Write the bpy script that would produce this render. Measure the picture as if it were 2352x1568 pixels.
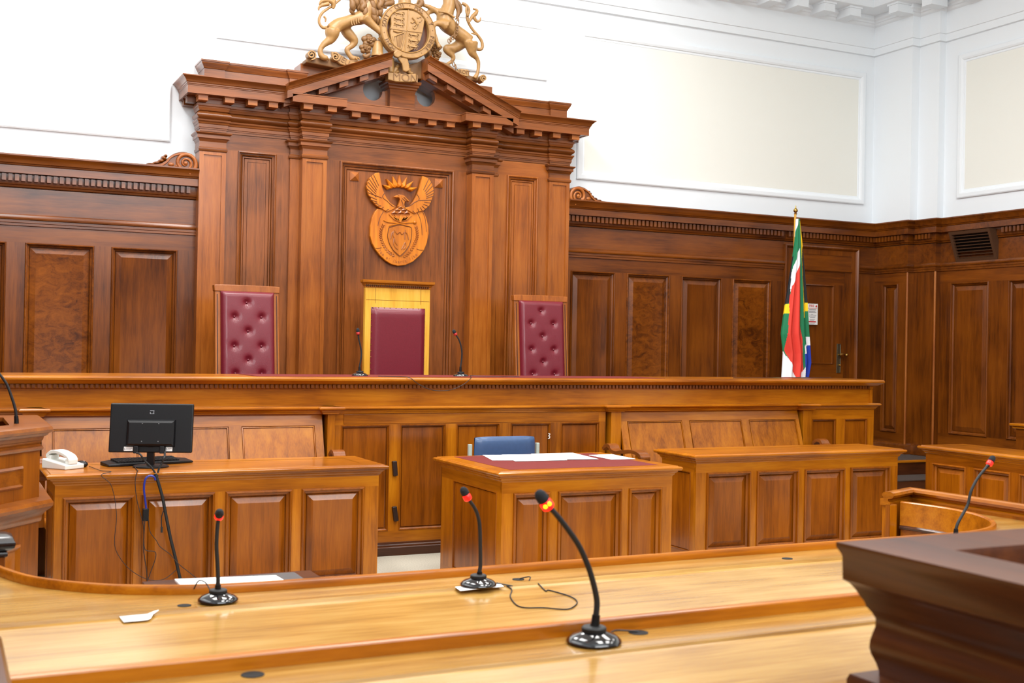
import bpy, bmesh, math, random
from mathutils import Vector, Matrix
random.seed(7)
for o in list(bpy.data.objects): bpy.data.objects.remove(o)
SC = bpy.context.scene
COL = SC.collection
# ---------------------------------------------------------------- camera
cd = bpy.data.cameras.new('camera'); cam = bpy.data.objects.new('camera', cd); COL.objects.link(cam)
cd.sensor_width = 36.0; cd.lens = 2707.84/2352*36.0
cd.clip_start = 0.05; cd.clip_end = 60
R3 = [[0.8984667, -0.0183434, -0.4386582], [-0.4386575, 0.0042809, -0.8986441], [0.018362, 0.9998226, -0.0042002]]
mw = Matrix(R3).to_4x4(); mw.translation = Vector((0, 0, 1.65)); cam.matrix_world = mw
cd.dof.use_dof = True; cd.dof.focus_distance = 9.0; cd.dof.aperture_fstop = 5.6
SC.camera = cam
SC.view_settings.view_transform = 'Standard'; SC.view_settings.look = 'None'
SC.view_settings.gamma = 1.0; SC.view_settings.exposure = 0.0
try: SC.view_settings.use_curve_mapping = False
except Exception: pass
# ---------------------------------------------------------------- world and room lights
w = bpy.data.worlds.new('daylight'); SC.world = w; w.use_nodes = True
bg = w.node_tree.nodes['Background']; bg.inputs[0].default_value = (0.93, 0.97, 1.0, 1); bg.inputs[1].default_value = 0.6
def area(name, loc, rot, sx, sy, power, col=(1, 1, 1)):
    l = bpy.data.lights.new(name, 'AREA'); l.shape = 'RECTANGLE'; l.size = sx; l.size_y = sy; l.energy = power; l.color = col
    o = bpy.data.objects.new(name, l); COL.objects.link(o); o.location = loc; o.rotation_euler = rot
    return o
for lx, ly, p in ((0.4, 8.8, 130), (3.0, 8.8, 200), (5.6, 8.6, 135), (0.4, 5.2, 130), (3.0, 5.2, 130), (5.6, 5.2, 95), (8.4, 4.8, 40), (2.6, 1.4, 150), (5.0, 1.4, 120), (7.4, 1.2, 60)):
    area('ceiling_light', (lx, ly, 6.35), (0, 0, 0), 1.3, 2.2, p, (1.0, 0.985, 0.96))
area('window_light', (2.2, -2.85, 4.9), (math.radians(90), 0, 0), 6.0, 1.8, 290, (0.95, 0.98, 1.0))
area('window_light', (-2.55, 5.5, 5.0), (0, math.radians(-90), 0), 1.8, 6.0, 70, (0.95, 0.98, 1.0))
# ---------------------------------------------------------------- materials
def srgb(r, g, b):
    f = lambda c: (c/255/12.92) if c/255 <= .04045 else ((c/255+.055)/1.055)**2.4
    return (f(r), f(g), f(b), 1)
MATS = {}
def plain(name, col, rough=.5, metal=0, coat=0, emit=0, noise=0, bump=0, nscale=40, spec=.5):
    if name in MATS: return MATS[name]
    m = bpy.data.materials.new(name); m.use_nodes = True; nt = m.node_tree; b = nt.nodes['Principled BSDF']
    b.inputs['Base Color'].default_value = srgb(*col); b.inputs['Roughness'].default_value = rough
    b.inputs['Metallic'].default_value = metal; b.inputs['Coat Weight'].default_value = coat
    b.inputs['Specular IOR Level'].default_value = spec
    if emit:
        b.inputs['Emission Color'].default_value = srgb(*col); b.inputs['Emission Strength'].default_value = emit
    if noise or bump:
        tc = nt.nodes.new('ShaderNodeTexCoord'); n = nt.nodes.new('ShaderNodeTexNoise'); n.inputs['Scale'].default_value = nscale
        n.inputs['Detail'].default_value = 5
        nt.links.new(tc.outputs['Object'], n.inputs['Vector'])
        if noise:
            r = nt.nodes.new('ShaderNodeValToRGB')
            c = srgb(*col); r.color_ramp.elements[0].position = .3; r.color_ramp.elements[1].position = .7
            r.color_ramp.elements[0].color = tuple(x*(1-noise) for x in c[:3])+(1,)
            r.color_ramp.elements[1].color = tuple(min(1, x*(1+noise)) for x in c[:3])+(1,)
            nt.links.new(n.outputs['Fac'], r.inputs['Fac']); nt.links.new(r.outputs[0], b.inputs['Base Color'])
        if bump:
            bp = nt.nodes.new('ShaderNodeBump'); bp.inputs['Strength'].default_value = bump; bp.inputs['Distance'].default_value = .003
            nt.links.new(n.outputs['Fac'], bp.inputs['Height']); nt.links.new(bp.outputs[0], b.inputs['Normal'])
    MATS[name] = m; return m
def wood(tone, axis='Z', burl=False):
    key = 'wood_%s_%s%s' % (tone, axis, '_burl' if burl else '')
    if key in MATS: return MATS[key]
    T = {'red': ((88, 42, 12), (138, 74, 28), (166, 92, 40), .3, .2),
         'wall': ((72, 30, 3), (118, 58, 8), (144, 76, 14), .3, .2),
         'honey': ((126, 62, 2), (178, 100, 8), (206, 128, 20), .28, .25),
         'desk': ((106, 48, 1), (152, 78, 5), (180, 100, 10), .28, .25),
         'pil': ((122, 58, 10), (164, 88, 26), (188, 110, 40), .3, .2),
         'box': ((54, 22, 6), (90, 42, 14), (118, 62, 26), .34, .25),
         'dark': ((50, 20, 6), (84, 40, 16), (110, 58, 26), .3, .2),
         'top': ((144, 96, 38), (182, 136, 66), (208, 168, 100), .2, .5),
         'yellow': ((196, 136, 36), (216, 162, 58), (230, 184, 84), .3, .1),
         'relief': ((158, 80, 8), (192, 108, 16), (212, 130, 30), .4, .1),
         'redl': ((140, 66, 22), (176, 98, 38), (196, 118, 52), .35, .1)}[tone]
    m = bpy.data.materials.new(key); m.use_nodes = True; nt = m.node_tree; N = nt.nodes; L = nt.links; b = N['Principled BSDF']
    tc = N.new('ShaderNodeTexCoord'); oi = N.new('ShaderNodeObjectInfo')
    ad = N.new('ShaderNodeVectorMath'); ad.operation = 'ADD'; mu = N.new('ShaderNodeMath'); mu.operation = 'MULTIPLY'; mu.inputs[1].default_value = 37.0
    L.new(oi.outputs['Random'], mu.inputs[0]); L.new(tc.outputs['Object'], ad.inputs[0]); L.new(mu.outputs[0], ad.inputs[1])
    mp = N.new('ShaderNodeMapping'); s = [17, 17, 17]; s['XYZ'.index(axis)] = 1.1
    if burl: s = [9, 9, 14]
    mp.inputs['Scale'].default_value = s; L.new(ad.outputs[0], mp.inputs['Vector'])
    n1 = N.new('ShaderNodeTexNoise'); n1.inputs['Scale'].default_value = 1.0; n1.inputs['Detail'].default_value = 7; n1.inputs['Roughness'].default_value = .62
    n1.inputs['Distortion'].default_value = 1.2 if burl else .5; L.new(mp.outputs[0], n1.inputs['Vector'])
    n3 = N.new('ShaderNodeTexNoise'); n3.inputs['Scale'].default_value = 7; n3.inputs['Detail'].default_value = 3; L.new(mp.outputs[0], n3.inputs['Vector'])
    n2 = N.new('ShaderNodeTexNoise'); n2.inputs['Scale'].default_value = 1.7; n2.inputs['Detail'].default_value = 2; L.new(ad.outputs[0], n2.inputs['Vector'])
    mx = N.new('ShaderNodeMath'); mx.operation = 'MULTIPLY_ADD'; mx.inputs[1].default_value = .22; L.new(n3.outputs['Fac'], mx.inputs[0])
    m2 = N.new('ShaderNodeMath'); m2.operation = 'MULTIPLY_ADD'; m2.inputs[1].default_value = .55 if not burl else .8; m2.inputs[2].default_value = .0
    L.new(n1.outputs['Fac'], m2.inputs[0]); L.new(m2.outputs[0], mx.inputs[2])
    m3 = N.new('ShaderNodeMath'); m3.operation = 'MULTIPLY_ADD'; m3.inputs[1].default_value = .42; L.new(n2.outputs['Fac'], m3.inputs[0]); L.new(mx.outputs[0], m3.inputs[2])
    rp = N.new('ShaderNodeValToRGB'); e = rp.color_ramp.elements
    e[0].position = .42 if not burl else .52; e[0].color = srgb(*T[0]); e[1].position = .80 if not burl else .9; e[1].color = srgb(*T[2])
    k = e.new(.60 if not burl else .7); k.color = srgb(*T[1]); L.new(m3.outputs[0], rp.inputs['Fac'])
    hs = N.new('ShaderNodeHueSaturation'); hs.inputs['Saturation'].default_value = 1.0; hs.inputs['Hue'].default_value = .502
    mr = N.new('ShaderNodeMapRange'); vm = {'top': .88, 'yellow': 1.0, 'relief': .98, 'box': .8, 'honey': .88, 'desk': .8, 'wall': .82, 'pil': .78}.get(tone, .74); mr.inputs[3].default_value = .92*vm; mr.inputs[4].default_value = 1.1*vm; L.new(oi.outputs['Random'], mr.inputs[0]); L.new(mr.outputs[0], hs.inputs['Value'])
    L.new(rp.outputs[0], hs.inputs['Color']); L.new(hs.outputs[0], b.inputs['Base Color'])
    b.inputs['Specular IOR Level'].default_value = .4; b.inputs['Roughness'].default_value = T[3]; b.inputs['Coat Weight'].default_value = T[4]; b.inputs['Coat Roughness'].default_value = .12
    bp = N.new('ShaderNodeBump'); bp.inputs['Strength'].default_value = .12; bp.inputs['Distance'].default_value = .002
    L.new(n3.outputs['Fac'], bp.inputs['Height']); L.new(bp.outputs[0], b.inputs['Normal'])
    MATS[key] = m; return m
plaster = plain('white_plaster', (236, 243, 248), .7, bump=.1, nscale=60)
cream = plain('cream_plaster', (236, 238, 231), .75, bump=.1, nscale=60)
black = plain('black_plastic', (12, 12, 15), .4, spec=.35)
blackgl = plain('black_gloss', (12, 12, 16), .06, coat=1)
rubber = plain('black_rubber', (20, 20, 22), .6)
foam = plain('black_foam', (26, 28, 34), .9, bump=.6, nscale=900)
dullred = plain('dull_red_ring', (170, 30, 26), .4)
redled = plain('red_ring', (255, 24, 18), .3, emit=2.2)
amber = plain('amber_led', (255, 170, 10), .3, emit=5)
paper = plain('white_paper', (244, 244, 242), .8)
leather = plain('red_leather', (108, 20, 36), .36, coat=.15, noise=.12, bump=.25, nscale=160)
leathertop = plain('leather_inlay', (112, 30, 30), .5, noise=.1, nscale=30)
brass = plain('brass', (190, 150, 80), .25, metal=1)
steel = plain('steel', (150, 150, 150), .35, metal=1)
# ---------------------------------------------------------------- mesh builder
class MB:
    def __init__(s, T=None): s.v = []; s.f = []; s.T = T or (lambda u, o, z: (u, o, z)); s.mi = []; s.cur = 0
    def p(s, a, b, c): s.v.append(s.T(a, b, c)); return len(s.v)-1
    def face(s, ids): s.f.append(tuple(ids)); s.mi.append(s.cur)
    def box(s, a0, a1, b0, b1, c0, c1):
        i = [s.p(a, b, c) for c in (c0, c1) for b in (b0, b1) for a in (a0, a1)]
        for q in ((0, 1, 3, 2), (4, 6, 7, 5), (0, 4, 5, 1), (2, 3, 7, 6), (0, 2, 6, 4), (1, 5, 7, 3)): s.face([i[k] for k in q])
        return s
    def loft(s, rings, closed=True, cap0=False, cap1=False):
        R = [[s.p(*q) for q in r] for r in rings]; n = len(R[0])
        for a, b in zip(R, R[1:]):
            for k in range(n if closed else n-1): s.face((a[k], a[(k+1) % n], b[(k+1) % n], b[k]))
        if cap0: s.face(R[0][::-1])
        if cap1: s.face(R[-1])
        return s
    def rects(s, u0, u1, z0, z1, prof, cap=True):
        R = [[(u0+i, o, z0+i), (u1-i, o, z0+i), (u1-i, o, z1-i), (u0+i, o, z1-i)] for i, o in prof]
        return s.loft(R, True, False, cap)
    def prism(s, poly, o0, o1):
        return s.loft([[(u, o0, z) for u, z in poly], [(u, o1, z) for u, z in poly]], True, True, True)
    def slab(s, poly, z0, z1):
        return s.loft([[(x, y, z0) for x, y in poly], [(x, y, z1) for x, y in poly]], True, True, True)
    def tube(s, pts, r, n=10, cap=True):
        pts = [Vector(p) for p in pts]; rr = r if isinstance(r, (list, tuple)) else [r]*len(pts); rings = []; up = None
        for i, p in enumerate(pts):
            d = (pts[min(i+1, len(pts)-1)]-pts[max(i-1, 0)])
            if d.length < 1e-9: d = Vector((0, 0, 1))
            d.normalize()
            if up is None: up = Vector((0, 1, 0)) if abs(d.y) < .9 else Vector((1, 0, 0))
            a = d.cross(up); a.normalize() if a.length > 1e-6 else None
            b = a.cross(d); b.normalize(); up = b
            rings.append([tuple(p+(a*math.cos(2*math.pi*k/n)+b*math.sin(2*math.pi*k/n))*rr[i]) for k in range(n)])
        return s.loft(rings, True, cap, cap)
    def lathe(s, c, prof, n=24, axis='Z'):
        def q(r, h, t):
            x, y = r*math.cos(t), r*math.sin(t)
            return (c[0]+x, c[1]+y, c[2]+h) if axis == 'Z' else ((c[0]+x, c[1]-h, c[2]+y) if axis == 'Y' else (c[0]+h, c[1]+x, c[2]+y))
        return s.loft([[q(max(r, 1e-4), h, 2*math.pi*k/n) for k in range(n)] for r, h in prof], True, True, True)
    def ball(s, c, r, n=12):
        rx, ry, rz = r if isinstance(r, (list, tuple)) else (r, r, r)
        return s.loft([[(c[0]+rx*math.sin(a)*math.cos(2*math.pi*k/n), c[1]+ry*math.sin(a)*math.sin(2*math.pi*k/n), c[2]+rz*math.cos(a)) for k in range(n)]
                       for a in [math.pi*(.02+.96*i/(n*.75)) for i in range(int(n*.75)+1)]], True, True, True)
    def sweep(s, path, prof, closed=False, cap=True):
        n = len(path); rings = []
        for i, (x, y) in enumerate(path):
            def dr(a, b): v = Vector((b[0]-a[0], b[1]-a[1])); v.normalize(); return v
            if closed: d0 = dr(path[i-1], path[i]); d1 = dr(path[i], path[(i+1) % n])
            else:
                d1 = dr(path[i], path[i+1]) if i < n-1 else dr(path[i-1], path[i]); d0 = dr(path[i-1], path[i]) if i > 0 else d1
            n0 = Vector((d0.y, -d0.x)); n1 = Vector((d1.y, -d1.x)); m = n0+n1; m.normalize(); k = 1/max(.3, m.dot(n1))
            rings.append([(x+m.x*o*k, y+m.y*o*k, z) for o, z in prof])
        if closed: rings.append(rings[0])
        R = [[s.p(*q) for q in r] for r in rings]; c = len(prof)
        for a, b in zip(R, R[1:]):
            for k in range(c-1): s.face((a[k], a[k+1], b[k+1], b[k]))
        if cap and not closed: s.face(R[0]); s.face(R[-1][::-1])
        return s
def cat(pts, n=6):
    pts = [tuple(p) for p in pts]
    if len(pts) < 3: return pts
    P = [pts[0]]+pts+[pts[-1]]; out = []
    for i in range(1, len(P)-2):
        a, b, c, d = P[i-1:i+3]
        for k in range(n):
            t = k/n
            out.append(tuple(.5*((2*b[j])+(-a[j]+c[j])*t+(2*a[j]-5*b[j]+4*c[j]-d[j])*t*t+(-a[j]+3*b[j]-3*c[j]+d[j])*t**3) for j in range(len(b))))
    out.append(pts[-1]); return out
def front(Y): return lambda u, o, z: (u, Y-o, z)
def rightw(X): return lambda u, o, z: (X-o, u, z)
WL = {}
def root(name, label, cat_, loc=(0, 0, 0), rz=0, group=None):
    o = bpy.data.objects.new(name, None); COL.objects.link(o); o.location = loc; o.rotation_euler = (0, 0, rz)
    o.empty_display_size = .1; o['label'] = label; o['category'] = cat_
    if group: o['group'] = group
    WL[o.name] = Vector(loc); return o
def build(name, mb, mat, parent=None, smooth=None, bevel=0, label=None, cat_=None, group=None, kind=None, local=False, seg=2):
    me = bpy.data.meshes.new(name)
    vs = [Vector(v) for v in mb.v]
    if parent is not None: org = Vector((0, 0, 0)) if local else WL.get(parent.name, Vector((0, 0, 0)))
    elif local: org = Vector((0, 0, 0))
    else:
        org = Vector(((min(v.x for v in vs)+max(v.x for v in vs))/2, (min(v.y for v in vs)+max(v.y for v in vs))/2, min(v.z for v in vs)))
    me.from_pydata([tuple(v-org) for v in vs], [], mb.f)
    bm = bmesh.new(); bm.from_mesh(me); bmesh.ops.recalc_face_normals(bm, faces=bm.faces)
    bm.to_mesh(me); bm.free()
    for m in (mat if isinstance(mat, (list, tuple)) else [mat]): me.materials.append(m)
    if isinstance(mat, (list, tuple)):
        for p, k in zip(me.polygons, mb.mi): p.material_index = k
    if smooth is not None:
        for p in me.polygons: p.use_smooth = True
        me.set_sharp_from_angle(angle=math.radians(smooth))
    o = bpy.data.objects.new(name, me); COL.objects.link(o)
    if parent is not None: o.parent = parent; WL[o.name] = org
    else: o.location = org; WL[o.name] = org
    if bevel:
        b = o.modifiers.new('bevel', 'BEVEL'); b.width = bevel; b.segments = seg; b.limit_method = 'ANGLE'; b.angle_limit = math.radians(40)
    if label: o['label'] = label
    if cat_: o['category'] = cat_
    if group: o['group'] = group
    if kind: o['kind'] = kind
    return o
def copy_tree(o, parent=None):
    c = o.copy(); COL.objects.link(c)
    if parent is not None: c.parent = parent
    for ch in list(o.children): copy_tree(ch, c)
    return c
def text_mb(s, size, T, depth=.002, font=None, align='CENTER'):
    cu = bpy.data.curves.new('t', 'FONT'); cu.body = s; cu.size = size; cu.align_x = align; cu.align_y = 'CENTER'; cu.extrude = depth
    ob = bpy.data.objects.new('t', cu); COL.objects.link(ob)
    dg = bpy.context.evaluated_depsgraph_get(); me = bpy.data.meshes.new_from_object(ob.evaluated_get(dg))
    mb = MB(); mb.v = [T(v.co.x, v.co.y, v.co.z) for v in me.vertices]; mb.f = [tuple(p.vertices) for p in me.polygons]; mb.mi = [0]*len(mb.f)
    bpy.data.objects.remove(ob); bpy.data.curves.remove(cu); bpy.data.meshes.remove(me); return mb
def merge(a, b):
    n = len(a.v); a.v += b.v; a.f += [tuple(i+n for i in f) for f in b.f]; a.mi += [a.cur]*len(b.f); return a
RAISED = [(-.002, -.012), (0, .0), (.002, .012), (.008, .018), (.014, .016), (.018, .006), (.019, -.004), (.028, -.008), (.034, -.014), (.036, -.028), (.040, -.030), (.0425, -.022)]
def raised(w=.05, slope=.018): return RAISED+[(.0445+w, -.022+slope), (.0465+w, -.0225+slope)]
def panel_set(parent, T, openings, z0, z1, mats, w=.04, name='panel', prof=None):
    for i, (a, b) in enumerate(openings):
        if a > b: a, b = b, a
        m = mats[i % len(mats)] if isinstance(mats, list) else mats
        ww = min(w, (b-a-.1)*.35)
        build(name, MB(T).rects(a, b, z0, z1, prof or raised(ww)), m, parent, smooth=25)
def frame(parent, T, U0, U1, Z0, Z1, openings, z0, z1, tone, th=.03, axis_h='X', rail='rail', stile='stile'):
    op = sorted([tuple(sorted(o)) for o in openings]); e = .003
    if Z1-z1 > .002: build(rail, MB(T).box(U0, U1, -th, 0, z1, Z1), wood(tone, axis_h), parent)
    if z0-Z0 > .002: build(rail, MB(T).box(U0, U1, -th, 0, Z0, z0), wood(tone, axis_h), parent)
    edges = [U0]+[x for o in op for x in o]+[U1]
    for a, b in zip(edges[::2], edges[1::2]):
        if b-a > .003: build(stile, MB(T).box(a, b, -th, 0, z0, z1), wood(tone, 'Z'), parent)
# ---------------------------------------------------------------- the room
PW = 11.30     # plaster plane of the wall behind the bench
def st(name, mb, mat, **k): return build(name, mb, mat, kind='structure', **k)
carpet = plain('beige_carpet', (176, 170, 154), .95, noise=.16, bump=.8, nscale=90)
darkcarpet = plain('dark_carpet', (74, 62, 56), .95, noise=.2, bump=.5, nscale=120)
st('floor', MB().box(-2.8, 12.5, -3, 11.6, -.1, 0), carpet)
st('wall_back', MB().box(-2.8, 11.0, PW, PW+.2, 0, 6.5), plaster)
XW = 10.72
st('wall_right', MB().box(XW, XW+.2, -3, PW, 0, 6.5), plaster)
st('ceiling', MB().box(-2.8, 11.2, -3, PW, 6.5, 6.6), plaster)
st('wall_front', MB().box(-2.8, 11.2, -3.2, -3, 3.2, 6.5), plaster)
st('trim_12', MB().box(-2.8, 11.2, -3.2, -2.95, 0, 3.2), wood('wall'))
st('wall_left', MB().box(-2.8, -2.6, -3, PW, 3.2, 6.5), plaster)
st('trim_11', MB().box(-2.62, -2.5, -3, PW, 0, 3.2), wood('wall'))
# raised platform behind the bench
st('trim_1', MB().box(-1.6, 8.2, 9.42, 11.12, 0, .45).box(8.2, 10.45, 9.88, 11.12, 0, .44).box(8.2, 10.45, 9.47, 9.9, 0, .29), wood('dark', 'X'))
st('trim_13', MB().box(8.2, 10.45, 9.46, 9.88, .29, .30).box(8.2, 10.45, 9.92, 11.12, .44, .45), darkcarpet)
st('trim_14', MB().box(8.2, 10.45, 9.86, 9.92, .435, .46), wood('honey', 'X'), bevel=.006)
# picture-frame mouldings with cream fields on the plaster
FR = [(0, 0), (0, .022), (.012, .03), (.05, .03), (.07, .02), (.075, .008), (.095, .006), (.1, .001)]
def plaster_frame(n, T, a, b, z0, z1):
    o = st('trim_%d' % n, MB(T).rects(a, b, z0, z1, FR, cap=False), plaster, smooth=25)
    f = build('cream_field', MB(T).rects(a+.1, b-.1, z0+.1, z1-.1, [(0, .001), (.001, .002)]), cream, o)
plaster_frame(2, front(PW), -1.6, 1.923, 3.498, 5.14)
plaster_frame(3, front(PW), 2.335, 5.872, 4.524, 5.14)
plaster_frame(4, front(PW), 6.258, 10.348, 3.494, 5.14)
plaster_frame(5, rightw(XW), 4.0, 10.13, 3.475, 5.16)
plaster_frame(6, rightw(XW), -1.5, 3.4, 3.475, 5.16)
# stepped corner piers on the right wall (plaster) and the upper entablature
XA, XB = 10.50, 10.62
st('trim_7', MB().box(XA, XW, 10.66, PW, 3.1, 5.4).box(XB, XW, 10.345, 10.67, 3.1, 5.4), plaster)
upath = [(-2.6, PW), (XA, PW), (XA, 10.66), (XB, 10.66), (XB, 10.345), (XW, 10.345), (XW, -3)]
band = [(0, 5.352), (.035, 5.356), (.035, 5.44), (.05, 5.445), (.05, 5.70), (.075, 5.715), (.085, 5.735), (.1, 5.74), (.105, 5.76), (.13, 5.775), (.13, 5.83), (0, 5.83)]
st('trim_8', MB().sweep(upath, band), plaster, smooth=25)
crown = [(0, 5.822), (.36, 5.822), (.38, 5.83), (.38, 5.92), (.40, 5.93), (.44, 5.96), (.48, 6.06), (.50, 6.08), (.50, 6.12), (0, 6.12)]
st('trim_9', MB().sweep(upath, crown), plaster, smooth=25)
mo = MB()
for k in range(40):
    x = 9.965-k*.40
    if x < -2: break
    mo.box(x-.165, x, PW-.33, PW-.08, 5.71, 5.80).box(x-.18, x+.015, PW-.345, PW-.08, 5.80, 5.825)
for k in range(30):
    y = 10.72-k*.41
    if y < 1: break
    xx = XA if y > 10.6 else (XB if y > 10.2 else XW)
    mo.box(xx-.33, xx-.08, y-.15, y, 5.71, 5.80).box(xx-.345, xx-.08, y-.165, y+.015, 5.80, 5.825)
st('trim_10', mo, plaster)

# ---------------------------------------------------------------- wall panelling
PP = 11.125  # face of panelling
CORN = [(0, 2.955), (.012, 2.96), (.016, 2.975), (.03, 2.98), (.034, 3.0), (.034, 3.068), (.06, 3.07), (.095, 3.07), (.095, 3.135), (.105, 3.14), (.108, 3.15), (.118, 3.155), (.125, 3.18), (.145, 3.21), (.15, 3.215), (.15, 3.228), (-.12, 3.232)]
RAILP = [(0, 2.62), (.014, 2.625), (.014, 2.645), (.02, 2.65), (.02, 2.672), (.03, 2.677), (.034, 2.69), (.022, 2.705), (.018, 2.715), (0, 2.725)]
def dentils(T, u0, u1, z0, z1, o0, o1, pitch, w, tone, parent, name='dentil_course', mat=None):
    mb = MB(T); n = int(abs(u1-u0)/pitch)
    for k in range(n): a = min(u0, u1)+k*pitch; mb.box(a, a+w, o0, o1, z0, z1)
    return build(name, mb, mat or wood(tone, 'Z'), parent)
def panelled(parent, T, U0, U1, path, openings, mats, zlow=.45, zp0=.72, tone='wall', ax='X', dent=True, back=True):
    frame(parent, T, U0, U1, zlow, 2.62, openings, zp0, 2.48, tone, axis_h=ax)
    panel_set(parent, T, openings, zp0, 2.48, mats, w=.045)
    build('frieze_board', MB(T).box(min(U0, U1), max(U0, U1), -.03, 0, 2.62, 2.95), wood(tone, ax), parent)
    build('cornice', MB().sweep(path, CORN), wood('dark' if 0 else tone, ax), parent, smooth=30)
    build('dado_moulding', MB().sweep(path, RAILP), wood(tone, ax), parent, smooth=30)
    if back: build('backing', MB(T).box(min(U0, U1), max(U0, U1), -.1, -.03, zlow, 2.95), wood('wall', 'Z'), parent)
pl = root('wall_panelling', 'brown wood wall panelling left of the carved surround, tall panels under a dentil cornice', 'wall panelling', (0, PP, .45))
W = wood('wall'); WB = wood('wall', 'Z', True)
panelled(pl, front(PP), -1.6, 2.145, [(-1.6, PP), (2.14, PP)], [(-1.5, -.9), (-.75, -.15), (-.04, .531), (.681, 1.255), (1.40, 1.982)], [W, W, W, WB, W])
dentils(front(PP), -1.6, 2.12, 3.006, 3.064, .03, .072, .052, .033, 'wall', pl)
pr = root('wall_panelling', 'brown wood wall panelling right of the carved surround, four tall panels beside the door', 'wall panelling', (7.5, PP, .45))
panelled(pr, front(PP), 6.018, 8.985, [(6.018, PP), (8.985, PP)], [(6.116, 6.67), (6.821, 7.381), (7.539, 8.096), (8.249, 8.80)], [W, WB, W, wood('wall', 'Z', True)])
dentils(front(PP), 6.03, 8.99, 3.006, 3.064, .03, .072, .052, .033, 'wall', pr)
# the piece over and beside the door and into the corner, then along the right wall
XC, XD, XE = 10.40, 10.50, 10.58
pc = root('wall_panelling', 'brown wood panelling turning the stepped corner right of the door and along the right wall', 'wall panelling', (XC, PP, .45))
cpath = [(8.985, PP), (XC, PP), (XC, 10.58), (XD, 10.58), (XD, 10.24), (XE, 10.24), (XE, 2.0)]
build('cornice', MB().sweep(cpath, CORN), wood('wall', 'X'), pc, smooth=30)
cp2 = [(10.12, PP)]+cpath[1:]
build('dado_moulding', MB().sweep(cp2, RAILP), wood('wall', 'X'), pc, smooth=30)
build('frieze_board', MB().sweep(cpath, [(0, 2.62), (0, 2.95), (-.05, 2.95), (-.05, 2.62)]), wood('wall', 'X'), pc)
build('stile', MB(front(PP)).box(10.12, XC, -.03, 0, .45, 2.62), wood('wall', 'Z'), pc)
TC = rightw(XC)
frame(pc, TC, 10.58, PP, .45, 2.62, [(10.72, 10.98)], .70, 2.49, 'wall', axis_h='Y', th=.1)
panel_set(pc, TC, [(10.72, 10.98)], .70, 2.49, W, w=.03)
build('stile', MB(rightw(XD)).box(10.24, 10.6, -.1, 0, .45, 2.62), wood('wall', 'Z'), pc)
for y, x in ((10.58, XC), (10.24, XD)):
    build('bead', MB().lathe((x, y, .47), [(.014, 0), (.014, 2.15)], 10), wood('redl', 'Z'), pc, smooth=40)
TE = rightw(XE)
ops = [(9.52, 10.07), (8.75, 9.25), (7.95, 8.45), (7.15, 7.65), (6.35, 6.85), (5.55, 6.05)]
frame(pc, TE, 2.0, 10.24, 0, 2.62, ops, .73, 2.48, 'wall', axis_h='Y', th=.1)
panel_set(pc, TE, ops, .73, 2.48, W, w=.05)
build('skirting', MB().sweep(cp2, [(0, .45), (.025, .45), (.025, .55), (.018, .565), (0, .58)]), wood('wall', 'X'), pc, smooth=30)
dentils(front(PP), 9.0, 10.37, 3.006, 3.064, .03, .072, .052, .033, 'wall', pc)
dentils(TC, 10.60, 11.08, 3.006, 3.064, .03, .072, .052, .033, 'wall', pc)
dentils(rightw(XD), 10.26, 10.55, 3.006, 3.064, .03, .072, .052, .033, 'wall', pc)
dentils(TE, 2.2, 9.36, 3.006, 3.064, .03, .072, .052, .033, 'wall', pc)
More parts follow.
